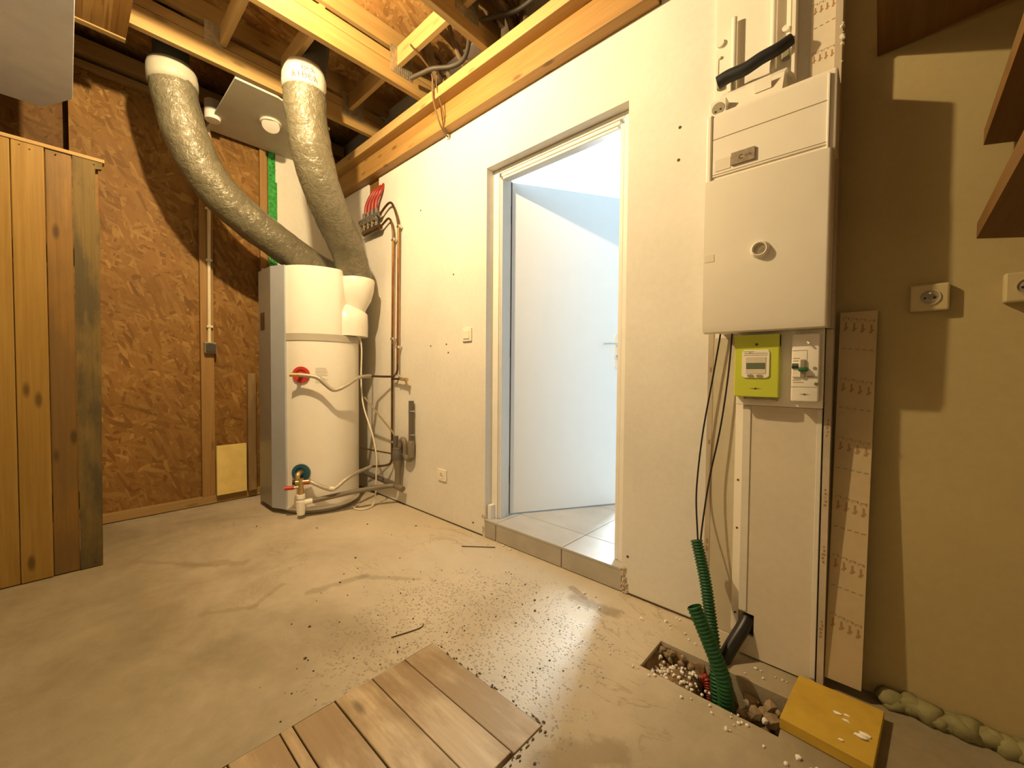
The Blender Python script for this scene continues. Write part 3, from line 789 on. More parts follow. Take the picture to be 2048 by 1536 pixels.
br_ = obj('cold_inlet_ring', ringbm(c, n, .060, .038, .012), M_blue, wh, True, label='dark teal ring at the cold inlet')
cold_c, cold_n = c.copy(), n.copy()
obj('cold_elbow', tube(B(), [c - n * .01, c + n * .045, c + n * .058 + Vector((0, 0, -.03)), c + n * .056 + Vector((0, 0, -.075))], .017, 12, 5), M_brass, br_, True)
# data sticker, curved on the body
bm = B(); a0, a1 = math.radians(-28), math.radians(-7)
ra = [[bm.verts.new((TX + (TR + .0008) * math.cos(a0 + (a1 - a0) * k / 8), TY + (TR + .0008) * math.sin(a0 + (a1 - a0) * k / 8), z)) for k in range(9)] for z in (.90, 1.02)]
for k in range(8): bm.faces.new((ra[0][k], ra[0][k + 1], ra[1][k + 1], ra[1][k]))
stk = obj('sticker', bm, M_white_m, wh, True)
bm = B(); random.seed(5)
for i in range(11):
    z = 1.012 - i * .0098; e = random.uniform(.45, .95)
    aa = [a0 + .03 + (a1 - a0 - .06) * e * k / 6 for k in range(7)]
    q = [[bm.verts.new((TX + (TR + .0014) * math.cos(a), TY + (TR + .0014) * math.sin(a), zz)) for a in aa] for zz in (z, z - .0028)]
    for k in range(6): bm.faces.new((q[0][k], q[0][k + 1], q[1][k + 1], q[1][k]))
obj('sticker_print', bm, M_ink, stk)

# ducts
def wrinkle(seed):
    o = Vector((seed, seed * 2.3, 0))
    def f(p, t):
        q = p * 9 + o + Vector((math.cos(t), math.sin(t), 0)) * 1.2
        fine = p * 26 + o + Vector((math.cos(t) * 2.2, math.sin(t) * 2.2, 0))
        return 1 + .04 * mnoise.noise(q) + .04 * abs(mnoise.noise(fine))
    return f
Lp = [(-3.119, .444, 2.70), (-3.121, .458, 2.583), (-3.127, .517, 2.363), (-3.139, .626, 2.166), (-3.155, .779, 2.030), (-3.176, .967, 1.925), (-3.20, 1.171, 1.82), (-3.22, 1.38, 1.735)]
ldu = empty('air_duct', (-3.12, .45, 2.7), **T('left silver insulated duct curving from ceiling to the heater top', 'air duct', 'silver insulated ducts'))
path = spline(Lp, 14)
obj('hose', sweep(B(), path, .114, 40, True, wrinkle(1.7)), M_duct, ldu, True, 180)
M_taped = plain('shaded_tape', (0.42, 0.385, 0.29), 0.5, var=0.08)  # darker copy of the white tape, shade put into the colour
obj('tape_collar', sweep(B(), [Vector(p) for p in ((-3.119, .447, 2.655), (-3.119, .443, 2.70), (-3.118, .440, 2.735), (-3.116, .438, 2.77))], lambda t, i: (.118, .119, .116, .104)[i], 40, True, wrinkle(4.1)), M_taped, ldu, True, 180, label='white taped collar')
obj('spigot', cyl(B(), (-3.116, .438, 2.765), (-3.11, .436, 3.03), .085, 28), M_spig, ldu, True)
Rp = [(-2.60, .985, 2.68), (-2.617, .997, 2.537), (-2.653, 1.049, 2.332), (-2.708, 1.132, 2.162), (-2.785, 1.247, 2.005), (-2.875, 1.385, 1.845), (-2.925, 1.462, 1.672)]
rdu = empty('air_duct', (-2.60, .98, 2.68), **T('right silver insulated duct with printed white tape, entering the side cup', 'air duct', 'silver insulated ducts'))
path = spline(Rp, 14)
obj('hose', sweep(B(), path, .116, 40, True, wrinkle(8.2)), M_duct, rdu, True, 180)
obj('tape_collar', sweep(B(), [Vector(p) for p in ((-2.602, .986, 2.655), (-2.600, .985, 2.69), (-2.597, .984, 2.735), (-2.594, .983, 2.775), (-2.592, .983, 2.80))], lambda t, i: (.1185, .120, .118, .106, .092)[i], 40, True, wrinkle(2.9)), M_tapet, rdu, True, 180, label='white printed tape collar')
obj('spigot', cyl(B(), (-2.590, 1.03, 2.79), (-2.585, 1.055, 3.03), .075, 28), M_spig, rdu, True)
def arc_text(s, z, rad, cxy, a_mid, size, mat, parent):
    for i, ch in enumerate(s):
        a = a_mid + (i - (len(s) - 1) / 2) * size * .80 / rad
        n = Vector((math.cos(a), math.sin(a), 0)); t = Vector((-math.sin(a), math.cos(a), 0))
        text('tape_letter', ch, size, mat, parent, Vector((cxy[0], cxy[1], z)) + n * rad, t, (0, 0, 1))
arc_text('AIDCA', 2.668, .1335, (-2.598, .984), math.radians(-22), .036, M_tprint, rdu)
arc_text('DCA', 2.712, .1325, (-2.595, .983), math.radians(-14), .030, M_tprint, rdu)

# hoses, safety group, drain
st = T('braided flexible hose from the red hot outlet to the copper pipe', 'hose')
bm = tube(B(), [hot_c + hot_n * .085 + Vector((.016, .022, 0)), (-2.775, 1.115, .951), (-2.756, 1.162, .906), (-2.742, 1.217, .865), (-2.745, 1.300, .893), (-2.79, 1.41, .945), (-2.84, 1.50, .957), (-2.87, 1.55, .957)], .0135, 10, 8)
hh = obj('flexible_hose', bm, M_steel, None, True, **st)
obj('crimp', cyl(B(), (-2.872, 1.552, .957), (-2.862, 1.515, .956), .0145, 12), M_brass, hh, True)
sg = empty('safety_group', (-2.87, 1.03, .05), **T('brass safety valve group with white siphon under the cold inlet', 'valve'))
V0 = Vector((-2.868, 1.046, .236))
obj('valve_body', cyl(B(), V0 + Vector((0, 0, -.085)), V0 + Vector((0, 0, .035)), .017, 14), M_brass, sg, True)
obj('side_outlet', cyl(B(), V0 + Vector((-.012, -.03, .012)), V0 + Vector((.025, .055, .012)), .014, 12), M_brass, sg, True)
obj('shutoff_handle', cyl(B(), V0 + Vector((.006, .018, .008)), V0 + Vector((.022, .055, .006)), .0165, 12), M_red, sg, True)
obj('black_cap', cyl(B(), V0 + Vector((-.014, -.034, .012)), V0 + Vector((-.019, -.046, .012)), .017, 12), M_black, sg, True)
obj('relief_knob', cyl(B(), V0 + Vector((-.016, -.036, -.022)), V0 + Vector((-.038, -.088, -.022)), .014, 12), M_red, sg, True, label='red relief knob')
obj('relief_stem', cyl(B(), V0 + Vector((0, 0, -.022)), V0 + Vector((-.017, -.04, -.022)), .011, 12), M_brass, sg, True)
bm = lathe(B(), V0.x, V0.y, [(.012, .165), (.026, .163), (.028, .140), (.024, .138), (.024, .122), (.029, .120), (.029, .075), (.024, .028), (.010, .024)], 24)
obj('siphon_cup', bm, M_white_p, sg, True, 50)
obj('siphon_outlet', cyl(B(), (V0.x, V0.y, .105), (V0.x + .030, V0.y + .065, .112), .019, 16), M_white_p, sg, True)
bm = tube(B(), [V0 + Vector((.024, .05, .012)), (-2.812, 1.100, .243), (-2.780, 1.167, .201), (-2.766, 1.223, .185), (-2.768, 1.305, .233), (-2.80, 1.40, .258), (-2.850, 1.50, .262), (-2.87, 1.555, .268)], .0135, 10, 8)
h2 = obj('flexible_hose', bm, M_steel, None, True, **T('braided flexible hose from the safety valve to the cold copper pipe', 'hose'))
obj('hose_label', cyl(B(), (-2.772, 1.193, .1925), (-2.766, 1.222, .186), .0148, 12), M_white_p, h2, True, label='white printed sleeve')
bm = tube(B(), [(V0.x + .026, V0.y + .058, .111), (-2.80, 1.20, .125), (-2.75, 1.40, .140), (-2.69, 1.56, .148), (-2.655, 1.615, .150)], .017, 14, 6)
obj('drain_pipe', bm, M_pvct, None, True, **T('long grey waste pipe from the white siphon to the wall trap', 'pipe'))

# copper pipes on the door wall
PYc = 1.655
c1 = empty('copper_pipe', (-2.66, PYc, 1), **T('bright copper pipe further right, feeding the hot water hose', 'pipe', 'copper pipes on the door wall'))
bm = tube(B(), [(-2.905, 1.648, 2.20), (-2.84, 1.650, 2.237), (-2.775, 1.652, 2.258), (-2.73, 1.654, 2.235), (-2.678, 1.655, 2.14), (-2.653, 1.655, 2.06)], .0085, 12, 7)
obj('upper_bend', bm, M_copperd, c1, True)
obj('riser', cyl(B(), (-2.652, PYc, 2.065), (-2.664, PYc, 1.05), .0085, 12), M_copper, c1, True)
bm = tube(B(), [(-2.664, PYc, 1.055), (-2.668, PYc, 1.00), (-2.690, 1.650, .965), (-2.74, 1.63, .955), (-2.87, 1.553, .957)], .0082, 12, 7)
obj('lower_bend', bm, M_copperd, c1, True)
c2 = empty('copper_pipe', (-2.73, PYc, 1), **T('dark copper pipe on the left, running down to the cold water hose', 'pipe', 'copper pipes on the door wall'))
bm = tube(B(), [(-2.895, 1.648, 2.105), (-2.84, 1.651, 2.130), (-2.79, 1.653, 2.146), (-2.755, 1.655, 2.12), (-2.730, 1.655, 2.05), (-2.724, 1.655, 1.98)], .0082, 12, 7)
obj('upper_bend', bm, M_copperd, c2, True)
obj('riser', cyl(B(), (-2.724, PYc, 1.985), (-2.737, PYc, 1.20), .0085, 12), M_copper, c2, True)
obj('riser', cyl(B(), (-2.737, PYc, 1.20), (-2.742, PYc, .36), .0085, 12), M_copperd, c2, True)
bm = tube(B(), [(-2.742, PYc, .365), (-2.745, PYc, .325), (-2.765, 1.645, .288), (-2.81, 1.60, .274), (-2.87, 1.556, .268)], .0082, 12, 7)
obj('lower_bend', bm, M_copperd, c2, True)
def clip(x, z, parent):
    bm = cyl(B(), (x - .012, PYc, z), (x + .016, PYc, z), .011, 10); cyl(bm, (x + .010, PYc - .004, z), (x + .010, WY, z), .006, 8)
    obj('pipe_clip', bm, M_chrome, parent, True)
clip(-2.651, 2.055, c1); clip(-2.664, 1.175, c1); clip(-2.724, 1.975, c2); clip(-2.737, 1.24, c2); clip(-2.742, .46, c2)
tp = empty('tap', (-2.6, 1.64, .93), **T('small brass tap on a side branch of the dark copper pipe', 'tap'))
obj('branch', cyl(B(), (-2.738, PYc, .938), (-2.60, 1.645, .940), .0085, 12), M_copperd, tp, True)
obj('tap_body', cyl(cyl(B(), (-2.605, 1.645, .940), (-2.515, 1.64, .936), .012, 12), (-2.535, 1.64, .935), (-2.525, 1.645, .895), .008, 10), M_brass, tp, True)
obj('lever', tube(B(), [(-2.575, 1.632, .950), (-2.60, 1.62, .968), (-2.625, 1.615, .962)], .005, 8, 4), M_chrome, tp, True)
# manifold with red pipes
mf = empty('manifold', (-3.05, 1.64, 2.1), **T('dark valve manifold with red plastic pipes high on the wall', 'manifold'))
obj('bar', cyl(B(), (-3.155, 1.640, 2.205), (-2.895, 1.640, 2.205), .020, 14), M_pvc, mf, True)
obj('bar', cyl(B(), (-3.135, 1.640, 2.105), (-2.885, 1.640, 2.105), .022, 14), M_copperd, mf, True)
obj('end_knob', cyl(B(), (-3.195, 1.640, 2.205), (-3.155, 1.640, 2.205), .018, 12), M_pvc, mf, True)
for i in range(4):
    x = -3.12 + i * .062
    v = obj('valve', cyl(cyl(B(), (x, 1.635, 2.12), (x, 1.635, 2.255), .014, 10), (x, 1.60, 2.165), (x, 1.635, 2.165), .017, 10), M_pvc, mf, True)
    obj('screw_cap', cyl(B(), (x, 1.595, 2.135), (x, 1.61, 2.135), .010, 8), M_brass, v, True)
for i in range(4):
    x = -3.11 + i * .052
    obj('red_pipe', tube(B(), [(x, 1.640, 2.25), (x + .012, 1.643, 2.32), (x + .045, 1.66, 2.39), (x + .075 - i * .012, 1.69, 2.45)], .0135, 12, 6), M_redpex, mf, True)

# grey waste trap
wt = empty('waste_trap', (-2.62, 1.65, .13), **T('grey plastic waste trap and standpipe clipped to the door wall', 'waste trap'))
obj('standpipe', cyl(B(), (-2.487, 1.655, .49), (-2.487, 1.655, .785), .0185, 16), M_pvc, wt, True)
obj('lower_sleeve', lathe(B(), -2.487, 1.655, [(.018, .375), (.0245, .38), (.026, .49), (.020, .50)], 20), M_pvct, wt, True)
obj('elbow', tube(B(), [(-2.487, 1.655, .385), (-2.505, 1.655, .365), (-2.54, 1.652, .372), (-2.56, 1.65, .40)], .022, 14, 5), M_pvct, wt, True)
obj('arch', tube(B(), [(-2.55, 1.65, .39), (-2.552, 1.65, .46), (-2.575, 1.65, .495), (-2.605, 1.65, .49), (-2.622, 1.65, .44)], .019, 14, 6), M_pvct, wt, True)
obj('trap_body', lathe(B(), -2.640, 1.640, [(.030, .335), (.038, .34), (.040, .36), (.040, .40), (.036, .405), (.036, .43), (.030, .435)], 24), M_pvc, wt, True)
obj('funnel', lathe(B(), -2.635, 1.640, [(.022, .17), (.023, .26), (.036, .335), (.038, .342)], 24), M_pvct, wt, True)
obj('inlet', cyl(B(), (-2.665, 1.640, .40), (-2.665, 1.640, .515), .020, 14), M_pvc, wt, True)
obj('outlet_elbow', cyl(cyl(B(), (-2.635, 1.640, .14), (-2.635, 1.640, .20), .024, 16), (-2.665, 1.63, .150), (-2.57, 1.64, .135), .022, 14), M_pvct, wt, True)
for z in (.535, .705):
    obj('pipe_clip', lathe(B(), -2.487, 1.655, [(.0195, z), (.0225, z + .002), (.0225, z + .010), (.0195, z + .012)], 18), M_chrome, wt, True)
# loose cables and tubes beside the heater
bm = tube(B(), [(-2.868, 1.440, 1.250), (-2.862, 1.462, 1.235), (-2.860, 1.475, 1.15), (-2.868, 1.475, .93), (-2.835, 1.475, .74), (-2.73, 1.49, .53), (-2.690, 1.50, .36), (-2.715, 1.51, .25), (-2.74, 1.52, .12), (-2.74, 1.50, .02), (-2.72, 1.42, .008), (-2.79, 1.38, .008), (-2.86, 1.45, .007)], .0052, 8, 8)
obj('power_cable', bm, M_wcable, None, True, **T('white power cable hanging from the heater down to the floor', 'cable'))
bm = tube(B(), [(-2.87, 1.50, .80), (-2.80, 1.55, .70), (-2.70, 1.62, .56), (-2.665, 1.640, .505)], .0065, 8, 6)
obj('condensate_tube', bm, M_cond, None, True, **T('thin beige condensate tube sloping from the heater to the trap', 'tube'))
bm = tube(B(), [(-2.98, 1.53, .40), (-2.87, 1.57, .39), (-2.745, 1.648, .372)], .006, 8, 4)
obj('branch_pipe', bm, M_copperd, None, True, **T('thin dark pipe crossing behind the heater at knee height', 'pipe'))
bm = tube(B(), [(-3.05, 1.60, .18), (-2.90, 1.63, .16), (-2.70, 1.655, .14)], .02, 12, 4)
obj('rear_waste_pipe', bm, M_pvc, None, True, **T('dark waste pipe behind the heater near the floor', 'pipe'))

# ================================================================= WALL SWITCH AND SOCKETS
sw = empty('light_switch', (-1.92, WY, 1.18), **T('white light switch left of the doorway at waist height', 'light switch'))
obj('plate', bx(-1.962, -1.878, WY - .011, WY - .0005, 1.184, 1.268, bev=.004), M_white_p, sw)
obj('rocker', bx(-1.947, -1.893, WY - .016, WY - .010, 1.199, 1.253, bev=.003), M_white_p, sw)
def socket(x0, x1, z0, z1, y0, lab, depth=.011, two=False, pm=None):
    pm = pm or M_white_p
    s = empty('socket', ((x0 + x1) / 2, y0, z0), **T(lab, 'socket', 'white wall sockets'))
    obj('plate', bx(x0, x1, y0 - depth, y0 - .0005, z0, z1, bev=.005), pm, s)
    cx, cz = (x0 + x1) / 2, (z0 + z1) / 2; yf = y0 - depth
    obj('ring', disc_y(B(), cx, yf - .003, yf + .002, cz, .0225, 28, .0195), pm, s, True)
    obj('well', disc_y(B(), cx, yf - .0006, yf + .003, cz, .0196, 28), M_tag if two else M_white_g, s)
    bm = B(); disc_y(bm, cx - .0095, yf - .0015, yf, cz - .002, .0032, 10); disc_y(bm, cx + .0095, yf - .0015, yf, cz - .002, .0032, 10)
    obj('pin_holes', bm, M_black, s)
    obj('earth_pin', cyl(B(), (cx, yf, cz + .010), (cx, yf - .010, cz + .010), .0025, 8), M_chrome, s, True)
socket(-2.207, -2.118, .264, .344, WY, 'white socket low on the wall between water heater and doorway')
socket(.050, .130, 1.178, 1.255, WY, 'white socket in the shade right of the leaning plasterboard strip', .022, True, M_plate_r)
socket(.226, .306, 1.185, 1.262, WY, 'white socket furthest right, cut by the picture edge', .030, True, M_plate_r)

# ================================================================= ELECTRICAL PANEL
ep = empty('electrical_panel', (-.30, 1.60, 1.135), **T('big white electrical panel cabinet with round lock on the wall', 'electrical panel'))
# lower bowed cover
prof = [(1.598, 1.140), (1.530, 1.133), (1.508, 1.137), (1.503, 1.158), (1.501, 1.40), (1.503, 1.655), (1.598, 1.655)]
bm = B(); prism(bm, prof, -.474, -.127, 'x')
for v in bm.verts:
    if v.co.x > -.13 and v.co.y < 1.56: v.co.y += .004
ed = [e for e in bm.edges if all(abs(v.co.x + .127) < .003 for v in e.verts) and all(v.co.y < 1.56 for v in e.verts)]
bmesh.ops.bevel(bm, geom=ed, offset=.009, segments=4, affect='EDGES', profile=.5)
obj('lower_cover', bm, M_white_g, ep, True, 30)
bm = lathe(B(), 0, 0, [(.028, 0), (.024, .010), (.0205, .016), (.018, .014), (.017, .002), (.0, .001)], 32)
for v in bm.verts: v.co = Vector((-.3025 + v.co.x, 1.5025 - v.co.z, 1.392 + v.co.y))
lk = obj('lock_ring', bm, M_white_p, ep, True, 60)
bm = B(); disc_y(bm, -.3025, 1.496, 1.501, 1.392, .0165, 24)
obj('lock_barrel', bm, M_well, lk, True)
# upper module frame
obj('upper_frame', bx(-.478, -.120, 1.5145, 1.598, 1.650, 1.885, bev=.006), M_white_g, ep)
obj('module_cover', bx(-.456, -.138, 1.510, 1.5145, 1.668, 1.872, bev=.0015), M_white_g, ep)
obj('module_seam', bx(-.456, -.140, 1.5092, 1.5101, 1.7935, 1.7955), M_ink, ep)
obj('module_seam', bx(-.456, -.140, 1.5092, 1.5101, 1.674, 1.6755), M_ink, ep)
obj('side_rail', bx(-.462, -.456, 1.508, 1.515, 1.660, 1.878), M_btn, ep)
obj('side_rail', bx(-.142, -.1365, 1.507, 1.515, 1.648, 1.872, bev=.001), M_white_p, ep)
tg = obj('name_tag', bx(-.395, -.325, 1.503, 1.5095, 1.688, 1.728, bev=.0008), M_tag, ep, label='small grey name tag reading C OTL')
text('tag_letter', 'C', .020, M_dark, tg, (-.365, 1.5028, 1.700), (1, 0, 0), (0, 0, 1))
text('tag_letters', 'OTL', .011, M_dark, tg, (-.343, 1.5028, 1.703), (1, 0, 0), (0, 0, 1))
obj('clear_tape', bx(-.445, -.398, 1.5085, 1.5093, 1.684, 1.722), M_clear, ep)
obj('clear_tape', bx(-.470, -.440, 1.5003, 1.5015, 1.378, 1.402), M_clear, ep)
# sloped head with the built-in socket, filler behind
bm = B(); prism(bm, [(1.552, 1.885), (1.600, 1.985), (1.640, 2.02), (1.686, 2.02), (1.686, 1.885)], -.462, -.265, 'x'); obj('panel_head', bm, M_white_g, ep)
obj('knockout', bx(-.345, -.297, 1.571, 1.575, 1.935, 1.975), M_white_p, ep)
obj('filler', bx(-.455, -.145, 1.598, 1.686, 1.142, 1.885), M_white_g, ep)
ps = obj('panel_socket', bx(-.478, -.424, 1.542, 1.60, 1.886, 1.945, bev=.002), M_white_p, ep)
obj('socket_well', disc_y(B(), -.449, 1.5405, 1.5425, 1.915, .0205, 24), M_btn, ps)
bm = B(); disc_y(bm, -.457, 1.5396, 1.5408, 1.906, .0035, 10); disc_y(bm, -.441, 1.5396, 1.5408, 1.910, .0035, 10)
obj('pin_holes', bm, M_black, ps)
# tray above, conduits, foam sleeve
obj('back_tray', bx(-.497, -.252, 1.668, 1.686, 1.98, 2.50), M_white_g, ep)
obj('tray_flange', bx(-.252, -.243, 1.628, 1.686, 1.98, 2.50), M_white_p, ep)
obj('tray_bracket', bx(-.490, -.470, 1.655, 1.668, 2.055, 2.09, bev=.003), M_btn, ep)
obj('tray_bracket', bx(-.285, -.262, 1.655, 1.668, 2.06, 2.10, bev=.003), M_btn, ep)
bm = B(); disc_y(bm, -.482, 1.658, 1.668, 2.225, .014, 18); disc_y(bm, -.276, 1.658, 1.668, 2.165, .010, 14); disc_y(bm, -.484, 1.66, 1.668, 2.175, .006, 10)
obj('tray_studs', bm, M_white_p, ep)
obj('tray_slot', bx(-.4885, -.4865, 1.6665, 1.6682, 2.09, 2.17), M_ink, ep)
obj('tray_slot', bx(-.2625, -.2605, 1.6665, 1.6682, 2.12, 2.28), M_ink, ep)
cp = lambda x, z0, z1: cyl(B(), (x, 1.650, z0), (x, 1.650, z1), .009, 14)
obj('conduit', cp(-.431, 2.0, 2.28), M_white_p, ep, True); obj('conduit', cp(-.309, 2.0, 2.49), M_white_p, ep, True)
bm = sweep(B(), spline([(-.470, 1.606, 2.045), (-.435, 1.605, 2.052), (-.385, 1.605, 2.052), (-.335, 1.606, 2.065), (-.290, 1.612, 2.075), (-.253, 1.625, 2.095)], 8), lambda t, i: .0225 - .004 * t, 12)
obj('foam_sleeve', bm, M_black, None, True, **T('black foam sleeve hanging across the open tray above the panel', 'insulation sleeve'))
# printed board pieces and raw edges beside the tray
obj('board_strip', bx(-.205, -.139, 1.664, 1.686, 1.90, 2.50), M_boardr, ep)
def marks(bm, x0, x1, y, z, s, n=4, skew=0.0):
    for i in range(n):
        x = x0 + (x1 - x0) * (i + .5) / n; zz = z + skew * i
        w = s * .20
        box(bm, x - s * .055, x + s * .055, y - .0004, y, zz - s, zz - s * .38)
        box(bm, x - s * .12, x - s * .055, y - .0004, y, zz - s, zz - s * .86)
        box(bm, x + s * .055, x + s * .15, y - .0004, y, zz - s * .86, zz - s * .74)
        box(bm, x - w, x + w * .9, y - .0004, y, zz - s * .07, zz - s * .03)
        box(bm, x + w * .55, x + w * .9, y - .0004, y, zz - s * .20, zz - s * .07)
        box(bm, x - w, x - w * .7, y - .0004, y, zz - s * .20, zz - s * .14)
bm = B(); marks(bm, -.203, -.141, 1.664, 2.045, .034); marks(bm, -.203, -.141, 1.664, 2.20, .034); marks(bm, -.203, -.141, 1.664, 2.36, .034)
obj('board_print', bm, M_print, ep, kind='stuff')
bm = B()
for z in (2.12, 2.275):
    for i in range(4):
        x = -.198 + i * .0155; box(bm, x, x + .009, 1.6636, 1.664, z + i * .0015, z + i * .0015 + .003)
obj('board_ink', bm, M_ink, ep, kind='stuff')
ck = obj('cheek', bx(-.1365, -.119, 1.600, 1.686, 0.0, 1.135), M_edge, None, **T('narrow raw plasterboard edge standing right of the duct cover', 'board edge'))
ck2 = obj('cheek', bx(-.1365, -.119, 1.600, 1.686, 1.137, 2.50), M_edge, None, **T('narrow raw plasterboard edge standing above the electrical panel', 'board edge'))
bm = B(); random.seed(21)
for i in range(16): blob(bm, (-.119, 1.603, 1.93 + .55 * random.random() ** 1), random.uniform(.004, .009), 1, .5)
obj('plaster_bits', bm, M_board, ck2, kind='stuff')
bm = B(); random.seed(4)
for z in (.16, .40, .58, .80):
    for k in range(5): box(bm, -.133 + random.random() * .006, -.126 + random.random() * .004, 1.5994, 1.6, z + k * .012, z + k * .012 + .007)
obj('edge_print', bm, M_print, ck)
# raw edge of the wall lining left of the duct, mounting strip with holes
tr = obj('trim_2', bx(-.507, -.488, 1.6835, WY + .001, 0.012, 1.95), M_edge, **ST)
bm = B()
for z in (.30, .33, .72, 1.0): box(bm, -.500, -.493, 1.683, 1.6836, z, z + .018)
obj('edge_print', bm, M_print, tr)
# ================================================================= CABLE DUCT AND METERS
cdu = empty('cable_duct', (-.25, 1.64, 0), **T('tall cream cable duct cover between panel and floor', 'cable duct'))
poly = [(-.362, .006), (-.140, .006), (-.140, .885), (-.362, .885), (-.362, .156), (-.314, .153), (-.314, .076), (-.362, .079)]
obj('cover', prism(B(), poly, 1.600, 1.612, 'y'), M_boardr, cdu)
obj('duct_hole_shade', bx(-.351, -.151, 1.640, 1.685, .012, .60), M_black, cdu)  # black box added so the hole in the cover looks dark
obj('recess_shade_panel', bx(-.487, -.363, 1.6845, 1.6868, .012, 1.13), M_recess, cdu)  # thin sheet added, painted with the recess shading
obj('side_wall', bx(-.362, -.352, 1.612, 1.686, .156, .885), M_board, cdu)
obj('side_wall', bx(-.150, -.140, 1.612, 1.686, .006, .885), M_board, cdu)
obj('edge_bead', bx(-.362, -.338, 1.5965, 1.600, .16, .880, bev=.001), M_board, cdu)
obj('edge_bead', bx(-.153, -.1405, 1.5965, 1.600, .02, .880, bev=.001), M_board, cdu)
obj('mounting_strip', bx(-.405, -.380, 1.680, 1.6865, .03, 1.13, bev=.001), M_white_g, cdu)
bm = B()
for z in (.12, .32, .55, .78, 1.02): disc_y(bm, -.455, 1.6855, 1.688, z, .0055, 10)
for z in (.10, .42, .60): disc_y(bm, -.392, 1.679, 1.681, z, .004, 10)
obj('fixing_holes', bm, M_grit, cdu)
mt = empty('mounting_plate', (-.25, 1.64, .885), **T('beige back plate under the panel that carries meter and breaker', 'mounting plate'))
obj('plate', bx(-.383, -.139, 1.585, 1.686, .887, 1.138, bev=.003), M_white_g, mt)
em = empty('electricity_meter', (-.316, 1.55, .915), **T('lime green electricity meter with small grey display', 'electricity meter'))
obj('case', bx(-.381, -.251, 1.549, 1.585, .917, 1.124, bev=.003), M_lime, em)
obj('hood', prism(B(), [(1.549, 1.085), (1.545, 1.124), (1.57, 1.124), (1.57, 1.085)], -.381, -.251, 'x'), M_lime, em)
fz = B(); prism(fz, [(-.357, .987), (-.349, .981), (-.285, .981), (-.277, .987), (-.277, 1.064), (-.281, 1.074), (-.351, 1.074), (-.357, 1.064)], 1.5455, 1.5492, 'y', .001)
fz_ = obj('display_frame', fz, M_white_g, em)
obj('window', bx(-.345, -.287, 1.5445, 1.5458, .995, 1.050), M_boardr, fz_)
obj('lcd', bx(-.344, -.289, 1.5438, 1.5447, 1.011, 1.031), M_lcd, fz_)
for x in (-.331, -.305):
    bm = B(); prism(bm, [(x + .010 * math.cos(t), .988 + .0045 * math.sin(t)) for t in [2 * math.pi * k / 16 for k in range(16)]], 1.5435, 1.546, 'y')
    obj('button', bm, M_btn, fz_)
bm = B()
for i, (a, b_) in enumerate(((-.352, -.322), (-.350, -.283), (-.352, -.283))): box(bm, a, b_, 1.5449, 1.5456, 1.068 - i * .006, 1.0692 - i * .006)
box(bm, -.336, -.332, 1.5449, 1.5456, 1.0635, 1.0665); box(bm, -.329, -.327, 1.5449, 1.5456, 1.0635, 1.0655)
obj('display_print', bm, M_ink, fz_)
bm = B(); prism(bm, [(-.334, .9455), (-.318, .9468), (-.316, .950), (-.314, .9468), (-.298, .9455), (-.314, .9440), (-.316, .9405), (-.318, .9440)], 1.5484, 1.5492, 'y'); obj('logo', bm, M_grit, em)
obj('screw', disc_y(B(), -.315, 1.544, 1.5475, 1.092, .004, 10), M_grit, em)
obj('terminal_cover', bx(-.352, -.258, 1.556, 1.585, .905, .917, bev=.001), M_tag, em)
bk = empty('circuit_breaker', (-.182, 1.55, .905), **T('white main circuit breaker with green lever beside the meter', 'circuit breaker'))
bm = B(); cs = [(-.219, .907), (-.145, .905), (-.144, 1.119), (-.217, 1.122)]
box(bm, -.2185, -.1455, 1.550, 1.585, .907, 1.121, bev=.006, seg=3); obj('body', bm, M_white_p, bk, True, 40)
obj('bottom_cover_seam', bx(-.218, -.146, 1.5494, 1.5502, .954, .9552), M_ink, bk)
obj('raised_front', bx(-.215, -.190, 1.545, 1.551, .985, 1.030, bev=.001), M_white_p, bk)
obj('black_switch', bx(-.216, -.199, 1.541, 1.547, 1.012, 1.020, bev=.001), M_black, bk)
obj('grey_switch', bx(-.216, -.200, 1.5435, 1.5475, 1.020, 1.028, bev=.001), M_lcd, bk)
bm = B(); box(bm, -.199, -.174, 1.535, 1.551, 1.003, 1.016, bev=.004); obj('lever', bm, M_swg, bk, True, label='green breaker lever')
obj('lever_mount', bx(-.194, -.182, 1.543, 1.551, .985, 1.04, bev=.001), M_btn, bk)
obj('test_button', bx(-.163, -.155, 1.547, 1.551, 1.010, 1.018, bev=.001), M_btn, bk)
obj('rating_window', bx(-.158, -.149, 1.547, 1.551, .961, .969, bev=.001), M_lcd, bk)
obj('rating_label', bx(-.176, -.151, 1.5485, 1.551, .983, .989), M_tag, bk)
bm = B()
for a, b_, z in ((-.214, -.196, 1.043), (-.213, -.200, 1.035), (-.215, -.192, .975), (-.213, -.185, .968)): box(bm, a, b_, 1.5495, 1.5502, z, z + .0018)
box(bm, -.217, -.178, 1.5495, 1.5502, 1.068, 1.0692); box(bm, -.1785, -.1775, 1.5495, 1.5502, 1.03, 1.068)
obj('label_print', bm, M_ink, bk)
bm = B(); prism(bm, [(-.195, .9315), (-.184, .9325), (-.182, .935), (-.180, .9325), (-.169, .9315), (-.180, .9305), (-.182, .928), (-.184, .9305)], 1.5492, 1.5502, 'y'); obj('logo', bm, M_grit, bk)
obj('wire_seal', tube(B(), [(-.182, 1.550, 1.098), (-.178, 1.544, 1.096), (-.172, 1.540, 1.088)], .003, 8, 4), M_white_p, bk, True)

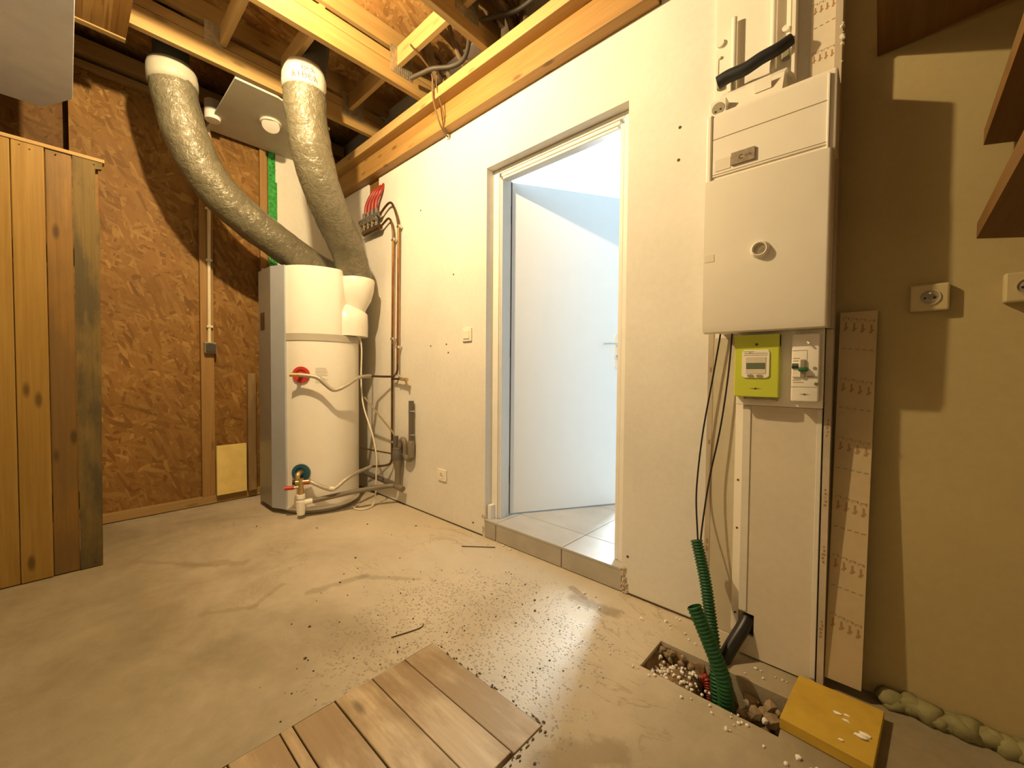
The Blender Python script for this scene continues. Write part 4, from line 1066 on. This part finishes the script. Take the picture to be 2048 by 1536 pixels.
# ================================================================= CABLES, GREEN SHEATHS, PIT
w1 = [(-.4595, 1.66, 1.155), (-.460, 1.66, 1.13), (-.483, 1.66, .97), (-.513, 1.655, .757), (-.526, 1.64, .543), (-.507, 1.60, .40), (-.492, 1.575, .33)]
w2 = [(-.4185, 1.66, 1.155), (-.419, 1.66, 1.128), (-.430, 1.66, .971), (-.451, 1.655, .783), (-.481, 1.64, .59), (-.4935, 1.605, .40), (-.486, 1.575, .33)]
obj('black_wire', tube(B(), w1, .0032, 8, 8), M_cableb, None, True, **T('left one of two thin black wires from panel into green sheath', 'wire', 'thin black wires'))
obj('black_wire', tube(B(), w2, .0032, 8, 8), M_cableb, None, True, **T('right one of two thin black wires from panel into green sheath', 'wire', 'thin black wires'))
def corrug(pts, r, pitch, name, mat, lab, amp=.20):
    raw = spline(pts, 60); Lg = sum((b - a).length for a, b in zip(raw, raw[1:]))
    n = int(Lg / pitch * 4); out = []; acc = [0.0]
    for a, b in zip(raw, raw[1:]): acc.append(acc[-1] + (b - a).length)
    j = 0
    for i in range(n + 1):
        s = Lg * i / n
        while j < len(acc) - 2 and acc[j + 1] < s: j += 1
        t = (s - acc[j]) / max(1e-9, acc[j + 1] - acc[j]); out.append(raw[j].lerp(raw[j + 1], min(1, t)))
    bm = sweep(B(), out, lambda t, i: r * (1.0 if i % 4 in (1, 2) else 1 - amp), 20, False)
    inner = sweep(bm, out[:max(8, int(.06 / pitch * 4))], r * .72, 20, False)   # dark open mouth
    # annular lip closing the wall at the mouth
    m0 = [v for v in bm.verts][:20]
    return obj(name, bm, mat, None, True, 80, **T(lab, 'cable sheath', 'green corrugated sheaths'))
corrug([(-.505, 1.585, .370), (-.464, 1.56, .241), (-.436, 1.53, .136), (-.410, 1.49, .060), (-.389, 1.45, -.013), (-.372, 1.415, -.16)], .0215, .0105, 'cable_sheath', M_green, 'taller green corrugated sheath holding two black wires in the pit')
corrug([(-.440, 1.37, .235), (-.420, 1.368, .197), (-.389, 1.366, .137), (-.358, 1.365, .072), (-.341, 1.364, .017), (-.328, 1.36, -.16)], .0235, .0115, 'cable_sheath', M_green, 'shorter green corrugated sheath with an open empty mouth', .14)
corrug([(-.46, 1.43, -.16), (-.430, 1.45, -.045), (-.41, 1.44, -.07), (-.40, 1.42, -.15)], .013, .007, 'red_sheath', M_redpex, 'short red corrugated sheath poking up behind the green ones')
bm = sweep(B(), spline([(-.336, 1.66, .150), (-.341, 1.605, .112), (-.372, 1.545, .040), (-.40, 1.49, -.04), (-.41, 1.44, -.15)], 8), .0225, 16)
obj('black_cable', bm, M_cableb, None, True, **T('thick black cable from the duct hole down into the pit', 'cable'))
# rubble in the pit
random.seed(31)
bm = B(); nx, ny = 26, 14; gv = []
for i in range(nx + 1):
    row = []
    for j in range(ny + 1):
        x = PX0 + (PX1 - PX0) * i / nx; y = PY0 + (PY1 - PY0) * j / ny
        z = -.105 + .045 * mnoise.noise(Vector((x * 14, y * 14, 1))) + .02 * mnoise.noise(Vector((x * 45, y * 45, 3)))
        e = min(i, nx - i, j, ny - j)
        if e == 0: z += .04
        if x < -.43: z += .062
        row.append(bm.verts.new((x, y, min(z, -.012))))
    gv.append(row)
for i in range(nx):
    for j in range(ny): bm.faces.new((gv[i][j], gv[i + 1][j], gv[i + 1][j + 1], gv[i][j + 1]))
obj('rubble', bm, M_dirt, None, True, kind='stuff', label='brown rubble filling the open pit in the floor', category='rubble')
bm = B()
for i in range(22): blob(bm, (random.uniform(-.30, -.20), random.uniform(1.38, 1.46), random.uniform(-.075, -.03)), random.uniform(.008, .022), 1, .5)
for i in range(10): blob(bm, (random.uniform(-.585, -.44), random.uniform(1.45, 1.472), random.uniform(-.04, -.004)), random.uniform(.008, .018), 1, .5)
obj('mortar_lumps', bm, M_mort, kind='stuff', label='broken mortar lumps along the pit wall', category='rubble')
bm = B()
for i in range(150):
    x = min(random.uniform(-.58, -.40), random.uniform(-.58, -.36)); y = random.uniform(1.303, 1.44)
    z = -.105 + .045 * mnoise.noise(Vector((x * 14, y * 14, 1))) + .02 * mnoise.noise(Vector((x * 45, y * 45, 3))) + (.066 if x < -.43 else .045)
    blob(bm, (x, y, min(z, -.004)), random.uniform(.003, .0075), 1, .5)
for x, y, z in ((-.235, 1.375, -.03), (-.29, 1.40, -.02)): blob(bm, (x, y, z), .009, 1, .5)
for i in range(70):
    t = random.random()
    x = random.uniform(-.75, .05); y = 1.30 - abs(random.gauss(0, .05)) if random.random() < .3 else random.uniform(1.48, 1.66)
    if x > -.36 and y > 1.58: y = 1.55
    if -.2 < x: continue
    blob(bm, (x, y, .003), random.uniform(.002, .0055), 1, .5)
for x, y in ((-.30, 1.225), (-.36, 1.28), (-.14, 1.26), (-.11, 1.24), (-.10, 1.255), (-.16, 1.22), (-.05, 1.22), (-.62, 1.60), (-.70, 1.55), (-.86, 1.50), (-.97, 1.555), (-.93, 1.45), (-.80, 1.36), (-1.63, 1.66), (-1.58, 1.665), (-1.52, 1.655)):
    blob(bm, (x, y, .004), random.uniform(.004, .008), 1, .5)
obj('polystyrene_crumbs', bm, M_bead, kind='stuff', label='white polystyrene crumbs scattered in and around the pit', category='crumbs')
# dark grit and twigs on the floor
bm = B(); random.seed(17)
for i in range(150):
    x = random.gauss(-1.25, .38); y = random.gauss(1.05, .30)
    if HX0 - .01 < x < HX1 + .01 and y < HY1 + .01: continue
    if y > 1.66 or (x > PX0 - .02): continue
    blob(bm, (x, y, .001), random.uniform(.0015, .0042), 1, .5, (1, 1, .6))
for x, y in ((-2.92, .80), (-2.62, 1.05), (-2.45, 1.30), (-2.2, 1.5), (-1.62, .62), (-1.86, .85), (-1.45, .54), (-2.05, 1.02), (-1.05, 1.30), (-1.10, 1.36)): blob(bm, (x, y, .002), .006, 1, .5, (1, 1, .5))
for i in range(40): blob(bm, (random.uniform(-.68, -.52), random.uniform(.40, .80), .001), random.uniform(.002, .005), 1, .5, (1, 1, .6))
for i in range(34): blob(bm, (random.uniform(HX0, HX1), HY1 + abs(random.gauss(.004, .006)), .001), random.uniform(.002, .0042), 1, .5, (1.6, 1, .6))
for i in range(34): blob(bm, (HX1 + abs(random.gauss(.004, .006)), random.uniform(.5, HY1), .001), random.uniform(.002, .0042), 1, .5, (1, 1.6, .6))
tube(bm, [(-1.60, 1.62, .003), (-1.75, 1.50, .003)], .0025, 6, 3); tube(bm, [(-1.33, .80, .003), (-1.30, .90, .003), (-1.31, .93, .003)], .002, 6, 3)
obj('floor_grit', bm, M_grit, kind='stuff', label='dark grit and splinters scattered over the concrete floor', category='grit')

# ================================================================= FLOOR HATCH
fh = empty('floor_hatch', (-.94, .35, 0), **T('wooden board hatch set flush into the concrete floor', 'hatch'))
ye = [.886, .768, .647, .527, .409, .376, .256, .14, .02, -.10, -.21]
for i in range(10):
    y1, y0 = ye[i] - .0018, ye[i + 1] + .0018
    xr = HX1 - (.002, .010, .004, .006, .004, .008, .004, .004, .004, .004)[i]
    obj('board', bx(HX0 + (.004 if i < 5 else .006), xr, y0, y1, -.03, .0035 + .0012 * (i % 3), bev=.003), M_hatch, fh)
obj('bearer', bx(-1.15, -1.09, -.21, .88, -.0495, -.0305), M_sole, fh)
obj('bearer', bx(-.80, -.74, -.21, .88, -.0495, -.0305), M_sole, fh)

# ================================================================= RIGHT-HAND CORNER
ls = empty('plasterboard_strip', (-.07, 1.64, 0), **T('narrow printed plasterboard strip leaning upright against the wall', 'plasterboard'))
bm = B()
A_ = [(-.117, 1.606), (-.027, 1.606)]
def lean(x, y, z): return (x + .012 * (z / 1.19) * 0 + (.009 * z / 1.19), y + .055 * z / 1.19, z)
bm = bx(-.1165, -.028, 1.606, 1.618, .036, 1.19)
def lv(bm):
    for v in bm.verts: v.co = Vector(lean(*v.co))
    return bm
obj('board', lv(bm), M_strip, ls)
bm = B()
for k, z in enumerate((1.175, .985, .80, .615, .43, .245)):
    marks(bm, -.112, -.031, 1.6056, z, .042, 4, -.004)
obj('board_print', lv(bm), M_print, ls, kind='stuff')
bm = B()
for z in (1.075, .89, .70, .515, .33):
    for i in range(5):
        x = -.110 + i * .0165; box(bm, x, x + .010, 1.6052, 1.6056, z - i * .002, z - i * .002 + .003)
obj('board_ink', lv(bm), M_ink, ls, kind='stuff')
# yellow board lying over the corner of the pit
yb = B(); prism(yb, [(-.178, 1.5665), (.024, 1.5645), (.004, 1.320), (-.193, 1.334)], .0015, .032, 'z', .0015)
obj('foam_board', yb, M_yel, **T('yellow foam board lying flat on the floor beside the pit', 'insulation board'))
FL = ['white flake on the yellow board nearest the pit edge', 'small white flake on the yellow board, furthest back toward the wall', 'white flake in the middle of the flat yellow board', 'upper one of the two largest white flakes on the yellow board', 'largest white flake on the yellow board, toward its right edge', 'single white flake near the front edge of the yellow board']
random.seed(9)
for i, (x, y, s) in enumerate(((-.075, 1.46, .010), (-.055, 1.47, .007), (-.055, 1.445, .009), (-.015, 1.42, .012), (-.022, 1.405, .014), (-.06, 1.36, .007))):
    bm = B(); blob(bm, (x, y, .0315 + s * .28), s, 1, .5, (1.1, .5, .35))
    obj('plaster_flake', bm, M_bead, **T(FL[i], 'flake', 'white flakes on the yellow board'))
# expanding foam along the wall base
bm = B(); random.seed(13)
for i in range(26):
    t = i / 25; x = .035 + .28 * t
    blob(bm, (x, 1.664 + random.uniform(-.012, .004), .014 + random.uniform(0, .010)), random.uniform(.024, .036), 2, .5, (1.1, .9, .85))
obj('foam_bead', bm, M_foam, None, True, 80, **T('lumpy bead of dried expanding foam along the right wall base', 'foam'))
# underside of the winding stair
stp = empty('staircase', (.2, 1.4, 1.3), **T('dark underside of winding wooden stair treads at upper right', 'staircase'))
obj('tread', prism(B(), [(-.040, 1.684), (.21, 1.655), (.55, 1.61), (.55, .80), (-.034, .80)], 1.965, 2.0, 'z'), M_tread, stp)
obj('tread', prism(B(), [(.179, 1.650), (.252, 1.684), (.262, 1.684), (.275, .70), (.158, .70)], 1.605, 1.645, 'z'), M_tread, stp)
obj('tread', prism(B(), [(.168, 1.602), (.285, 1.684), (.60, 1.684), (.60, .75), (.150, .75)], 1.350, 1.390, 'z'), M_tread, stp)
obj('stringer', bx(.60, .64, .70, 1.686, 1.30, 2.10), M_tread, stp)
